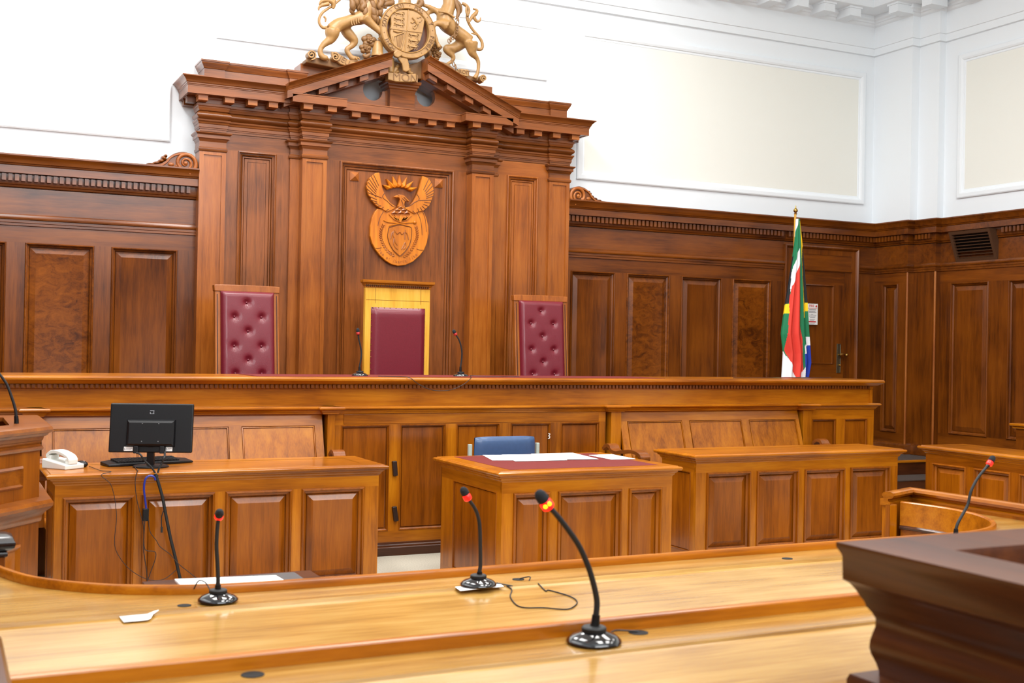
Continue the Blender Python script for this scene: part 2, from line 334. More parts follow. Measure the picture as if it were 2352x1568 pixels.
# volutes at the ends of the cornices
def volute(parent, x, sgn):
    # sgn +1: scroll body extends towards +x from x
    def T(u, o, z): return (x+sgn*u, PP+.12-o, z)
    mb = MB(T)
    top = cat([(0.0, 3.19), (0.005, 3.28), (.04, 3.345), (.11, 3.375), (.19, 3.36), (.245, 3.325), (.275, 3.285), (.33, 3.25), (.42, 3.238), (.56, 3.232)], 5)
    low = [(.56, 3.225), (0, 3.18)]
    mb.prism(top+low, 0, .22)
    b = build('scroll', mb, wood('wall', 'X'), parent, smooth=30, bevel=.006)
    sp = MB(T)
    for ro, r1, c in ((.085, .012, (.105, 3.27)),):
        pts = []; rad = []
        for k in range(60):
            t = k/59; a = math.radians(250)-t*math.radians(760); r = .088*(1-t)+.012
            pts.append((c[0]+r*math.cos(a), .225, c[1]+r*math.sin(a))); rad.append(.014*(1-t)+.007)
        q = MB(); q.tube(pts, rad, 8); n = len(sp.v); sp.v += [T(*v) for v in q.v]; sp.f += q.f; sp.mi += [0]*len(q.f)
    q = MB(); q.ball((c[0], .226, c[1]), (.02, .016, .02), 10)
    n = len(sp.v); sp.v += [T(*v) for v in q.v]; sp.f += [tuple(i+n for i in f) for f in q.f]; sp.mi += [0]*len(q.f)
    # rim following the top edge
    q = MB(); q.tube([(u, .226, z-.018) for u, z in top[4:]], .010, 6)
    n = len(sp.v); sp.v += [T(*v) for v in q.v]; sp.f += [tuple(i+n for i in f) for f in q.f]; sp.mi += [0]*len(q.f)
    for (u, z, r) in ((.2, 3.215, .022), (.17, 3.24, .02), (.235, 3.25, .018), (.03, 3.2, .02)):
        q = MB(); q.ball((u, .222, z), (r*1.6, .012, r), 8)
        n = len(sp.v); sp.v += [T(*v) for v in q.v]; sp.f += [tuple(i+n for i in f) for f in q.f]; sp.mi += [0]*len(q.f)
    build('spiral', sp, wood('redl', 'X'), b, smooth=60, local=False)
    lf = MB()
    for (u, z, rx, rz, a) in ((.285, 3.31, .03, .022, .6), (.31, 3.285, .035, .02, -.3), (.35, 3.265, .04, .016, -.2), (.40, 3.25, .04, .012, 0), (.27, 3.335, .018, .016, 0)):
        q = MB(); q.ball((0, 0, 0), (rx, .07, rz), 10)
        n = len(lf.v); lf.v += [T(u+v[0]*math.cos(a)-v[2]*math.sin(a), .12+v[1], z+v[0]*math.sin(a)+v[2]*math.cos(a)) for v in q.v]
        lf.f += [tuple(i+n for i in f) for f in q.f]; lf.mi += [0]*len(q.f)
    build('carved_leaf', lf, wood('wall', 'X'), b, smooth=60)
volute(pl, 2.125, -1)
volute(pr, 6.03, 1)
# the door
dr = bpy.data.objects.new('door_1', None); COL.objects.link(dr); dr.location = (9.4, PP, .45); dr['kind'] = 'structure'; WL['door_1'] = Vector((9.4, PP, .45))
TD = front(PP)
build('door_frame', MB(TD).rects(8.985, 10.12, 0, 2.92, [(0, 0), (0, .035), (.015, .04), (.03, .03), (.04, .012), (.1, .01), (.105, -.02)], cap=False), wood('wall', 'Z'), dr, smooth=25)
build('transom', MB(TD).box(9.08, 10.02, -.05, .005, 2.62, 2.86).box(9.08, 10.02, 0, .02, 2.63, 2.665), wood('wall', 'X'), dr)
frame(dr, lambda u, o, z: (u, PP+.012-o, z), 9.08, 9.93, .45, 2.62, [(9.2, 9.77)], 1.5, 2.463, 'wall')
build('door_panel', MB(TD).rects(9.2, 9.77, 1.5, 2.463, [(0, -.012), (.012, -.004), (.02, -.02), (.022, -.026), (.04, -.026)]), wood('wall', 'Z'), dr)
build('jamb', MB(TD).box(9.93, 10.03, -.03, -.0, .45, 2.62), wood('wall', 'Z'), dr)
hd = build('door_handle', MB(TD).rects(9.825, 9.885, 1.40, 1.755, [(0, -.012), (0, -.004), (.005, -.002), (.012, -.006)]), plain('patina_brass', (110, 104, 84), .4, metal=.8), dr, bevel=.002)
build('knob', MB().lathe((9.86, PP+.01, 1.62), [(.012, 0), (.012, .03), (.024, .04), (.03, .055), (.024, .07), (0, .074)], 16, 'Y'), brass, hd, smooth=40)
build('lever_knob', MB().lathe((9.90, PP-.055, 1.62), [(.014, 0), (.022, .012), (.024, .024), (.018, .036), (0, .04)], 16, 'X'), brass, hd, smooth=40)
build('thumb_turn', MB().ball((9.86, PP-.004, 1.495), (.01, .02, .014), 10), brass, hd, smooth=60)
# fire notice on the door
fn = root('fire_notice', 'small white fire instruction notice with red heading pinned to the door', 'notice', (9.44, PP-.005, 1.98))
NY = PP-.012
build('sheet', MB().box(9.335, 9.502, NY, NY+.006, 1.978, 2.228), paper, fn)
redink = plain('red_ink', (200, 30, 40), .6); ink = plain('grey_ink', (110, 112, 120), .7)
tm = text_mb('FIRE', .042, lambda x, y, z: (9.408+x, NY-.001-z, 2.20+y), .0008)
tm.box(9.345, 9.49, NY-.002, NY, 2.172, 2.1765).box(9.345, 9.475, NY-.002, NY, 2.005, 2.02)
tm.prism([(9.47, 2.19), (9.488, 2.19), (9.49, 2.2), (9.479, 2.215), (9.468, 2.2)], 0, 0) if 0 else None
q = MB(front(NY)); q.prism([(9.468, 2.186), (9.488, 2.186), (9.491, 2.197), (9.479, 2.214), (9.466, 2.197)], 0, .002); merge(tm, q)
build('red_lettering', tm, redink, fn)
tl = MB()
for z, a, b in ((2.158, 9.37, 9.47), (2.150, 9.365, 9.475), (2.135, 9.37, 9.465), (2.126, 9.36, 9.48), (2.118, 9.37, 9.475), (2.098, 9.40, 9.43), (2.09, 9.37, 9.48), (2.07, 9.37, 9.47), (2.062, 9.385, 9.46), (2.04, 9.38, 9.46), (2.028, 9.38, 9.45), (1.992, 9.37, 9.46)):
    tl.box(a, b, NY-.0015, NY, z, z+.0035)
build('small_text', tl, ink, fn)
# air vent tilted out of the cornice on the right wall
vr = root('air_vent', 'brown metal louvred air vent tilted under the cornice on the right wall', 'air vent', (XE, 9.7, 2.72))
ventm = plain('brown_metal', (78, 50, 30), .5)
P = lambda y, o, z: (XE-o, y, z)
def vt(u, o, z):   # u along wall, tilted: top further out
    k = (z-2.72)/.34; return (XE-.02-.13*k-o, u, z)
build('vent_frame', MB(vt).rects(9.40, 9.99, 2.715, 3.055, [(0, -.1), (0, .0), (.035, .0), (.04, -.03)], cap=False), ventm, vr)
build('vent_back', MB(vt).box(9.44, 9.95, -.09, -.06, 2.75, 3.02), plain('vent_dark', (20, 12, 8), .8), vr)
for k in range(8):
    z = 2.765+k*.034
    build('louvre', MB(vt).loft([[(9.43, -.05, z), (9.43, -.005, z-.012), (9.43, -.005, z-.006), (9.43, -.05, z+.006)], [(9.96, -.05, z), (9.96, -.005, z-.012), (9.96, -.005, z-.006), (9.96, -.05, z+.006)]], True, True, True), ventm, vr)

# ---------------------------------------------------------------- carved surround
SR = root('carved_surround', 'tall reddish wooden surround with four pilasters and broken pediment behind the three chairs', 'wooden surround', (4.08, 11.0, .45))
YP, YI, YB = 11.0, 10.9, 11.03
P1 = [(2.14, 11.2), (2.14, YP), (2.383, YP), (2.383, YB), (2.99, YB), (2.99, YP), (3.081, YP), (3.081, YI), (3.32, YI), (3.32, YB), (4.838, YB), (4.838, YI), (5.077, YI), (5.077, YP), (5.168, YP), (5.168, YB), (5.775, YB), (5.775, YP), (6.018, YP), (6.018, 11.2)]
P2 = [(2.14, PW), (2.14, YP), (3.081, YP), (3.081, YI), (3.32, YI), (3.32, YB), (4.838, YB), (4.838, YI), (5.077, YI), (5.077, YP), (6.018, YP), (6.018, PW)]
RD = wood('red', 'X'); RZ = wood('red', 'Z'); PZ = wood('pil', 'Z')
ARCH = [(0, 3.575), (0, 3.60), (.006, 3.602), (.006, 3.612), (.012, 3.616), (.012, 3.645), (.018, 3.65), (.022, 3.664), (.03, 3.672), (.032, 3.686), (0, 3.69)]
build('architrave', MB().sweep(P1, ARCH), RD, SR, smooth=25)
fz = [(.004, 3.69)]+[(.002+.034*math.sin(math.pi*k/12), 3.69+.075*k/12) for k in range(0, 13)]+[(0, 3.766)]
build('frieze', MB().sweep(P1, fz), RD, SR, smooth=40)
build('bed_moulding', MB().sweep(P1, [(0, 3.766), (.012, 3.77), (.02, 3.785), (.022, 3.803), (.03, 3.81), (.032, 3.83), (.018, 3.835), (.018, 3.87), (.03, 3.875), (.03, 3.905), (-.05, 3.905)]), RD, SR, smooth=25)
build('corona', MB().sweep(P2, [(0, 3.898), (.12, 3.898), (.125, 3.892), (.143, 3.892), (.143, 3.96), (.147, 3.963), (.147, 3.972), (0, 3.975)]), RD, SR, smooth=25)
CY = [(.147, 3.97), (.153, 3.975), (.153, 3.985), (.16, 3.99), (.165, 4.005), (.185, 4.028), (.198, 4.036), (.2, 4.038), (.2, 4.046), (0, 4.05)]
build('cyma', MB().sweep([(2.14, PW), (2.14, YP), (3.0, YP)], CY), RD, SR, smooth=35)
build('cyma', MB().sweep([(5.16, YP), (6.018, YP), (6.018, PW)], CY), RD, SR, smooth=35)
def modillion(T, u):
    mb = MB(T); mb.box(u, u+.088, .0, .115, 3.84, 3.885).box(u-.006, u+.094, .0, .122, 3.885, 3.9); return mb
for u in (2.098, 2.338, 2.552, 2.746): build('modillion', modillion(front(YP), u), wood('redl', 'X'), SR, bevel=.002)
for u in (3.05, 3.285, 4.785, 5.02): build('modillion', modillion(front(YI), u), wood('redl', 'X'), SR, bevel=.002)
for u in (5.325, 5.53, 5.75, 5.975): build('modillion', modillion(front(YP), u), wood('redl', 'X'), SR, bevel=.002)
for k in range(6): build('modillion', modillion(front(YB), 3.565+k*.1985), wood('redl', 'X'), SR, bevel=.002)
for s_, x in ((-1, 2.14), (1, 6.018)):
    for y in (11.03, 11.2):
        T = (lambda u, o, z: (2.14-o, u, z)) if s_ < 0 else (lambda u, o, z: (6.018+o, u, z))
        build('modillion', modillion(T, y), wood('red', 'Y'), SR, bevel=.002)
# pilasters
CAP = [(.0015, 3.395), (.008, 3.4), (.012, 3.41), (.012, 3.425), (.004, 3.433), (.0015, 3.436), (.0015, 3.485), (.004, 3.49), (.01, 3.5), (.016, 3.512), (.027, 3.516), (.027, 3.545), (.034, 3.55), (.044, 3.56), (.045, 3.568), (0, 3.572)]
def pilaster(x0, x1, Y, w=True):
    T = front(Y); mb = MB(T)
    ix0, ix1 = x0+.039, x1-.039
    if w:
        mb.rects(x0, x1, .45, 3.58, [(0, 0)], cap=False) if 0 else None
        mb.box(x0, ix0, -.2, 0, .45, 3.58).box(ix1, x1, -.2, 0, .45, 3.58).box(ix0, ix1, -.2, 0, 3.366, 3.58)
        mb.box(ix0, ix1, -.2, -.012, .45, 3.366)
    else: mb.box(x0, x1, -.2, 0, .45, 3.58)
    p = build('pilaster', mb, PZ, SR)
    build('capital', MB().sweep([(x0, Y+.2), (x0, Y), (x1, Y), (x1, Y+.2)], CAP), wood('red', 'X'), p, smooth=25)
    return p
pilaster(2.14, 2.383, YP); pilaster(3.081, 3.32, YI); pilaster(4.838, 5.077, YI); pilaster(5.775, 6.018, YP)
for a, b in ((2.99, 3.081), (5.077, 5.168)):
    p = build('side_pilaster', MB(front(YP)).box(a, b, -.2, 0, .45, 3.58), PZ, SR)
    pa = [(a, YP+.1), (a, YP), (b, YP)] if a < 4 else [(a, YP), (b, YP), (b, YP+.1)]
    build('capital', MB().sweep(pa, CAP), wood('red', 'X'), p, smooth=25)
TB = front(YB)
PROFS = [(-.002, -.01), (0, 0), (0, .020), (.010, .026), (.018, .020), (.020, .002), (.026, .002), (.032, .010), (.038, .006), (.040, -.014), (.044, -.016), (.046, -.004), (.058, -.004), (.060, -.016), (.064, -.018), (.066, -.010), (.092, -.010), (.093, -.015), (.096, -.015), (.097, -.006), (.1, -.006)]
frame(SR, TB, 2.383, 2.99, .45, 3.58, [(2.50, 2.862)], .8, 3.428, 'red'); panel_set(SR, TB, [(2.50, 2.862)], .8, 3.428, RZ, prof=PROFS)
frame(SR, TB, 5.168, 5.775, .45, 3.58, [(5.29, 5.648)], .8, 3.428, 'pil'); panel_set(SR, TB, [(5.29, 5.648)], .8, 3.428, PZ, prof=PROFS)
PC = [(-.002, -.01), (0, 0), (0, .028), (.010, .034), (.020, .030), (.024, .004), (.032, .002), (.038, .012), (.046, .008), (.048, -.012), (.054, -.014), (.056, .0), (.070, -.002), (.072, -.018), (.077, -.020), (.080, -.012), (.1, -.012)]
frame(SR, TB, 3.32, 4.838, .45, 3.58, [(3.487, 4.687)], .8, 3.42, 'red'); panel_set(SR, TB, [(3.487, 4.687)], .8, 3.42, RZ, prof=PC, name='centre_panel')
for x in (3.64, 4.53):
    z = 3.282; build('pyramid_boss', MB(front(YB+.012)).rects(x-.044, x+.044, z-.044, z+.044, [(0, 0), (0, .008), (.04, .035)]), wood('redl', 'Z'), SR)
# attic blocking course
def attic(path, z1=4.243):
    build('attic', MB().sweep(path, [(0, 4.04), (0, 4.165), (.006, 4.168), (.01, 4.18), (.022, 4.2), (.03, 4.215), (.03, 4.222), (.036, 4.226), (.036, z1), (-.12, z1)]), RD, SR, smooth=30)
attic([(2.175, PW), (2.175, 11.03), (2.365, 11.03), (2.365, 11.06), (2.98, 11.06), (2.98, 11.04), (3.12, 11.04), (3.12, PW)])
attic([(5.05, PW), (5.05, 11.06), (5.79, 11.06), (5.79, 11.03), (5.985, 11.03), (5.985, PW)])
build('attic_block', MB().box(3.09, 3.58, 11.06, PW-.01, 4.0, 4.33).box(4.58, 5.12, 11.06, PW-.01, 4.0, 4.33).box(5.1, 5.16, 11.08, PW-.01, 4.0, 4.25), RD, SR, bevel=.004)
# broken pediment: two raking cornices
def rake(xa, za, xb, zb):
    d = Vector((xb-xa, zb-za)); d.normalize(); nrm = Vector((-d.y, d.x)) if d.x > 0 else Vector((d.y, -d.x))
    prof = [(-.3, -.20), (.02, -.20), (.02, -.135), (.14, -.135), (.143, -.14), (.143, -.07), (.148, -.066), (.152, -.055), (.158, -.05), (.165, -.035), (.185, -.012), (.198, -.006), (.2, 0), (-.35, 0)]
    prof = [(o, z*.92) for o, z in prof]
    mb = MB(front(YI))
    rings = []
    for x, z, end in ((xa, za, 0), (xb, zb, 1)):
        r = []
        for o, h in prof:
            # vertical plumb cuts: drop straight down
            hh = h/abs(d.x); r.append((x+(0 if end else 0), o, z+hh))
        rings.append(r)
    mb.loft(rings, True, True, True)
    r_ = build('raking_cornice', mb, RD, SR, smooth=25)
    L_ = abs(xb-xa); n = 5
    for k in range(n):
        t = (k+.75)/(n+.1); x = xa+(xb-xa)*t; z = za+(zb-za)*t-.142
        u = .044; sl = (zb-za)/(xb-xa)
        mb = MB(front(YI)); mb.loft([[(x-u, o, z-u*sl-.05), (x+u, o, z+u*sl-.05), (x+u, o, z+u*sl), (x-u, o, z-u*sl)] for o in (0, .115)], True, True, True)
        build('modillion', mb, wood('red', 'X'), SR, bevel=.002)
rake(2.885, 4.055, 3.908, 4.474)
rake(5.284, 4.035, 4.278, 4.474)
# tympanum with two round notches and the central pedestal
ty = [(3.2, 3.97)]
def arc(cx, cz, r, a0, a1, n=10): return [(cx+r*math.cos(math.radians(a0+(a1-a0)*k/n)), cz+r*math.sin(math.radians(a0+(a1-a0)*k/n))) for k in range(n+1)]
poly = [(3.0, 3.965), (5.17, 3.965), (5.15, 3.985), (4.52, 4.25)]+arc(4.36, 4.135, .10, 40, -180, 14)+[(4.21, 4.15), (4.23, 4.20), (3.93, 4.20), (3.95, 4.15)]+arc(3.80, 4.135, .10, 0, -220, 14)+[(3.64, 4.25), (3.02, 3.985)]
build('tympanum', MB(front(YB)).prism(poly, -.05, .03), RD, SR)
PD = [(0, 3.97), (0, 4.13), (.004, 4.14), (.006, 4.155), (.016, 4.165), (.018, 4.18), (.03, 4.19), (.032, 4.205), (.045, 4.215), (.05, 4.24), (-.05, 4.245)]
build('pedestal', MB().sweep([(3.955, YB+.1), (3.955, YB-.1), (4.215, YB-.1), (4.215, YB+.1)], PD).box(3.96, 4.21, YB-.095, YB+.1, 3.97, 4.24), RD, SR, smooth=25)
# ---------------------------------------------------------------- royal arms on the pediment
AR = root('royal_coat_of_arms', 'ochre carved coat of arms with lion, unicorn and oval shield standing on the pediment', 'coat of arms', (4.08, 10.95, 4.33))
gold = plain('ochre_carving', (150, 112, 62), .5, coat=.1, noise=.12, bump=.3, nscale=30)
goldd = plain('dark_ochre_carving', (118, 82, 42), .55, noise=.12, bump=.3, nscale=30)  # darker ochre for mane, lettering, roses and other carved details
AY = 10.92
def body(name, chains, parent, mat=None, voxel=.012, balls=(), y0=AY, n=12):
    mb = MB(); kf = 1.22 if name in ('lion', 'unicorn', 'mane') else 1.08
    for ch, dy in chains:
        pts = cat([(x, y0+dy, z, r) for x, z, r in ch], 5)
        mb.tube([p[:3] for p in pts], [p[3]*kf for p in pts], n)
    for (x, z, r), dy in balls: mb.ball((x, y0+dy, z), r, 12)
    o = build(name, mb, mat or gold, parent, smooth=180)
    if voxel:
        m = o.modifiers.new('remesh', 'REMESH'); m.mode = 'VOXEL'; m.voxel_size = voxel; m.use_smooth_shade = True
        s = o.modifiers.new('smooth', 'SMOOTH'); s.factor = .5; s.iterations = 2
    return o
def ribbon(name, pts, w, parent, th=.012, mat=None):
    # flat band following pts (x,z,y)
    mb = MB(); P_ = [Vector((x, y, z)) for x, z, y in pts]
    rings = []
    for i, p in enumerate(P_):
        d = P_[min(i+1, len(P_)-1)]-P_[max(i-1, 0)]; d.normalize(); nn = Vector((-d.z, 0, d.x))
        rings.append([tuple(p+nn*th/2+Vector((0, -w/2, 0))), tuple(p+nn*th/2+Vector((0, w/2, 0))), tuple(p-nn*th/2+Vector((0, w/2, 0))), tuple(p-nn*th/2+Vector((0, -w/2, 0)))])
    mb.loft(rings, True, True, True)
    return build(name, mb, mat or gold, parent, smooth=40)
lion = body('lion', [
    ([(3.345,4.640,0.0559),(3.410,4.704,0.0528),(3.493,4.744,0.0481),(3.576,4.783,0.0499),(3.651,4.818,0.0614),(3.692,4.880,0.0695),(3.733,4.959,0.0648),(3.757,5.044,0.0568)], .0),
    ([(3.347,4.643,0.0605),(3.340,4.594,0.0558),(3.324,4.544,0.0366),(3.268,4.497,0.0254),(3.232,4.445,0.0206),(3.233,4.398,0.0222),(3.258,4.369,0.0238),(3.303,4.367,0.0191)], -.03),
    ([(3.481,4.707,0.0402),(3.533,4.650,0.0451),(3.593,4.593,0.0356),(3.577,4.543,0.0242),(3.519,4.495,0.0209),(3.545,4.450,0.0210),(3.579,4.418,0.0226),(3.630,4.420,0.0194)], .06),
    ([(3.653,4.805,0.0500),(3.704,4.764,0.0372),(3.765,4.720,0.0291),(3.808,4.693,0.0276),(3.843,4.669,0.0276),(3.865,4.648,0.0163)], -.05),
    ([(3.732,4.948,0.0406),(3.816,4.985,0.0277),(3.885,5.011,0.0212)], .03)], AR)
body('tail', [([(3.309,4.671,0.0144),(3.264,4.665,0.0135),(3.231,4.701,0.0127),(3.230,4.752,0.0127),(3.261,4.809,0.0127),(3.310,4.851,0.0120),(3.355,4.886,0.0120),(3.395,4.924,0.0112),(3.444,4.971,0.0104)], .02)], lion, voxel=0)
body('tail_tuft', [([(3.219,4.874,0.0064),(3.247,4.910,0.0159),(3.304,4.926,0.0207),(3.346,4.916,0.0240),(3.363,4.887,0.0192),(3.355,4.854,0.0112)], 0), ([(3.216,4.818,0.0064),(3.220,4.846,0.0111),(3.248,4.870,0.0159),(3.313,4.896,0.0208)], 0), ([(3.284,4.716,0.0064),(3.285,4.748,0.0096),(3.266,4.769,0.0096)], 0), ([(3.304,4.934,0.0112),(3.328,4.962,0.0192),(3.370,4.960,0.0160),(3.362,4.911,0.0160)], 0)], lion, voxel=0)
mane = []
_mp = [(3.559,4.948),(3.593,4.913),(3.635,4.951),(3.644,4.904),(3.686,4.942),(3.695,4.887),(3.728,4.932),(3.738,4.869),(3.771,4.914),(3.781,4.851),(3.813,4.944),(3.814,4.888),(3.782,4.810),(3.747,4.822),(3.526,4.903),(3.544,4.874),(3.838,4.980),(3.662,4.858),(3.710,4.994),(3.600,4.978),(3.787,4.981)]
for i, (x, z) in enumerate(_mp):
    a = -1.2+.35*math.sin(i*2.1); l = .10
    mane.append(([(x-.02, z+.05, .012), (x, z+.015, .024), (x+.016*math.cos(i), z-.03, .022), (x+.02, z-.06, .005)], -.05+.02*math.sin(i*1.7)))
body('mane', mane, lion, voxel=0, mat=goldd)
for i, (x, z) in enumerate([(3.284,4.352),(3.309,4.359),(3.593,4.394),(3.614,4.401),(3.853,4.645),(3.838,4.625),(3.823,4.615)]): body('claw', [([(x-.012, z+.012, .010), (x+.004, z+.002, .009), (x+.012, z-.012, .003)], -.02)], lion, voxel=0)
ribs = MB()
for ch in ([(3.516,4.747),(3.520,4.716),(3.527,4.700)], [(3.539,4.758),(3.543,4.723),(3.550,4.708)], [(3.561,4.765),(3.567,4.734),(3.573,4.718)], [(3.584,4.774),(3.590,4.748),(3.595,4.730)]): ribs.tube([(x, AY-.075, z) for x, z in ch], .006, 6)
build('rib', ribs, gold, lion, smooth=60)
uni = body('unicorn', [
    ([(4.792,4.724,0.0523),(4.718,4.765,0.0555),(4.625,4.811,0.0586),(4.543,4.867,0.0701),(4.514,4.922,0.0701),(4.540,5.000,0.0601),(4.557,5.070,0.0518),(4.546,5.127,0.0468)], 0),
    ([(4.517,4.829,0.0499),(4.463,4.847,0.0365),(4.392,4.837,0.0215),(4.370,4.801,0.0182),(4.385,4.728,0.0174),(4.399,4.680,0.0199),(4.418,4.641,0.0166),(4.441,4.603,0.0232)], -.06),
    ([(4.486,4.973,0.0334),(4.422,4.997,0.0250),(4.359,5.021,0.0183),(4.305,5.030,0.0166),(4.260,5.049,0.0182),(4.225,5.060,0.0198)], .03),
    ([(4.727,4.712,0.0507),(4.645,4.651,0.0421),(4.563,4.640,0.0319),(4.582,4.609,0.0286),(4.638,4.566,0.0219),(4.630,4.522,0.0151),(4.567,4.477,0.0151)], .06),
    ([(4.793,4.711,0.0623),(4.803,4.653,0.0505),(4.813,4.604,0.0354),(4.860,4.559,0.0202),(4.880,4.511,0.0169),(4.877,4.435,0.0152),(4.864,4.391,0.0169),(4.837,4.350,0.0219)], -.03),
    ([(4.394,4.978,0.0167),(4.340,4.962,0.0167),(4.368,4.899,0.0200)], .05)], AR)
body('unicorn_tail', [([(4.858,4.669,0.0169),(4.913,4.664,0.0153),(4.941,4.688,0.0153),(4.935,4.747,0.0144),(4.892,4.801,0.0136),(4.835,4.853,0.0127),(4.788,4.914,0.0135),(4.768,4.979,0.0152),(4.785,5.040,0.0169),(4.757,5.087,0.0169),(4.710,5.105,0.0151)], .02), ([(4.779,4.912,0.0067),(4.814,4.977,0.0169),(4.851,5.015,0.0203),(4.868,5.052,0.0119),(4.822,5.062,0.0085)], 0), ([(4.832,5.004,0.0135),(4.842,4.964,0.0152),(4.871,4.938,0.0119),(4.903,4.955,0.0085),(4.907,4.985,0.0051)], 0), ([(4.874,4.798,0.0051),(4.836,4.810,0.0085),(4.804,4.810,0.0034)], 0), ([(4.768,4.979,0.0135),(4.749,5.027,0.0118),(4.752,5.078,0.0101)], 0)], uni, voxel=0)
body('unicorn_mane', [([(4.602,5.125,0.0117),(4.630,5.062,0.0217),(4.650,5.006,0.0201),(4.642,4.955,0.0150),(4.620,4.918,0.0050)], -.03), ([(4.638,5.122,0.0117),(4.676,5.077,0.0184),(4.695,5.029,0.0100),(4.686,4.994,0.0042)], 0), ([(4.575,5.121,0.0117),(4.594,5.057,0.0184),(4.604,5.008,0.0083)], -.03)], uni, voxel=0, mat=goldd)
body('collar', [([(4.413,4.954,0.0099),(4.453,4.956,0.0099),(4.507,4.951,0.0099),(4.552,4.933,0.0100),(4.584,4.916,0.0100)], -.09)], uni, voxel=0)
for i, (x, z) in enumerate([(4.625,4.906),(4.621,4.876),(4.617,4.846),(4.616,4.817),(4.614,4.787),(4.601,4.761),(4.588,4.738),(4.570,4.715),(4.548,4.695),(4.530,4.676),(4.566,4.477),(4.584,4.454),(4.607,4.432)]):
    mb = MB(); a = (i % 2)*1.2
    mb.tube([(x+.012*math.cos(t)*(1 if i % 2 else .5), AY-.085+.010*math.sin(t)*(.5 if i % 2 else 1), z+.024*math.sin(t)) for t in [2*math.pi*k/12 for k in range(13)]], .005, 6)
    build('chain_link', mb, goldd, uni, smooth=60)
# garter belt, shield and helmet
gc = [(4.093,4.720)][0]; g0 = [(3.808,4.682),(4.384,4.759),(4.087,4.997),(4.098,4.447)]; RX = (g0[1][0]-g0[0][0])/2; RZ_ = (g0[2][1]-g0[3][1])/2
cx, cz = (g0[0][0]+g0[1][0])/2, (g0[2][1]+g0[3][1])/2
N_ = 72
def ell(k, f, o): t = 2*math.pi*k/N_; return (cx+RX*f*math.cos(t), 10.86-o, cz+RZ_*f*math.sin(t))
mb = MB()
prof = [(.76, -.05), (.76, .03), (.79, .04), (.81, .032), (.95, .032), (.97, .04), (1.0, .03), (1.0, -.05)]
mb.loft([[ell(k, f, o) for k in range(N_)] for f, o in prof], True); 
belt = build('garter_belt', mb, gold, AR, smooth=30)
tx = 'HONI · SOIT · QUI · MAL · Y · PENSE ·'
mb = MB()
for i, ch in enumerate(tx):
    if ch == ' ': continue
    t = math.radians(232-i*(360-64)/len(tx))
    def TT(x, y, z, t=t): 
        r = .88; px, pz = cx+RX*r*math.cos(t), cz+RZ_*r*math.sin(t); ux, uz = math.sin(t), -math.cos(t); rx, rz = math.cos(t), math.sin(t)
        return (px+ux*x+rx*y, 10.86-.032-.003-z*1.0, pz+uz*x+rz*y)
    merge(mb, text_mb(ch, .056, TT, .004))
build('belt_lettering', mb, goldd, belt)
mb = MB(front(10.87)); mb.prism([(cx+RX*.78*math.cos(2*math.pi*k/40), cz+RZ_*.78*math.sin(2*math.pi*k/40)) for k in range(40)], -.05, -.02)
build('belt_backing', mb, wood('dark'), belt)
SHp = [(3.892,4.918),(3.987,4.915),(4.095,4.927),(4.187,4.927),(4.276,4.911),(4.268,4.840),(4.252,4.739),(4.228,4.645),(4.159,4.554),(4.073,4.494),(3.986,4.532),(3.924,4.598),(3.910,4.677),(3.921,4.760),(3.911,4.840)]
sh = build('shield', MB(front(10.87)).prism(SHp, -.02, .035), gold, belt, bevel=.008)
q = MB()
for ch in ([(4.094,4.926),(4.083,4.712),(4.057,4.488)], [(3.906,4.721),(4.083,4.718),(4.236,4.724)]): q.tube([(x, 10.835, z) for x, z in ch], .007, 6)
build('quartering_rib', q, gold, sh, smooth=60)
def passant(x, z, s):
    b = MB()
    def tb(pts, r): b.tube([(x+a*s, 10.832, z+c*s) for a, c in pts], [q_*s for q_ in r], 6)
    tb([(-.5, .1), (-.2, .12), (.2, .08), (.5, .12)], [.13, .14, .11, .14]); tb([(.5, .12), (.62, .25)], [.16, .14]) if 0 else tb([(-.5, .12), (-.62, .26)], [.15, .15])
    tb([(-.45, .05), (-.62, -.1), (-.75, -.08)], [.07, .05, .05]); tb([(-.3, .05), (-.35, -.2), (-.45, -.24)], [.07, .05, .05])
    tb([(.35, .05), (.3, -.18), (.2, -.24)], [.08, .05, .05]); tb([(.5, .05), (.6, -.15), (.5, -.24)], [.08, .05, .05])
    tb([(.55, .15), (.75, .12), (.7, .3), (.45, .33)], [.05, .04, .04, .06])
    return b
ln = MB()
for x, z in [(3.998,4.871),(3.999,4.814),(4.000,4.762),(4.154,4.680),(4.155,4.623),(4.147,4.565)]: merge(ln, passant(x, z, .075))
build('heraldic_lions', ln, gold, sh, smooth=60)
rl = MB()
for ch in ([(4.137,4.858,0.0114),(4.172,4.830,0.0180),(4.191,4.792,0.0147)], [(4.191,4.800,0.0082),(4.174,4.757,0.0065),(4.157,4.746,0.0065)], [(4.172,4.838,0.0082),(4.138,4.801,0.0065),(4.120,4.807,0.0057)], [(4.189,4.857,0.0074),(4.224,4.878,0.0057),(4.234,4.847,0.0057),(4.212,4.819,0.0057)], [(4.173,4.789,0.0074),(4.147,4.769,0.0065),(4.148,4.749,0.0057)]): rl.tube([(x, 10.832, z) for x, z, r in ch], [r for x, z, r in ch], 7)
build('rampant_lion', rl, gold, sh, smooth=60)
hp = MB()
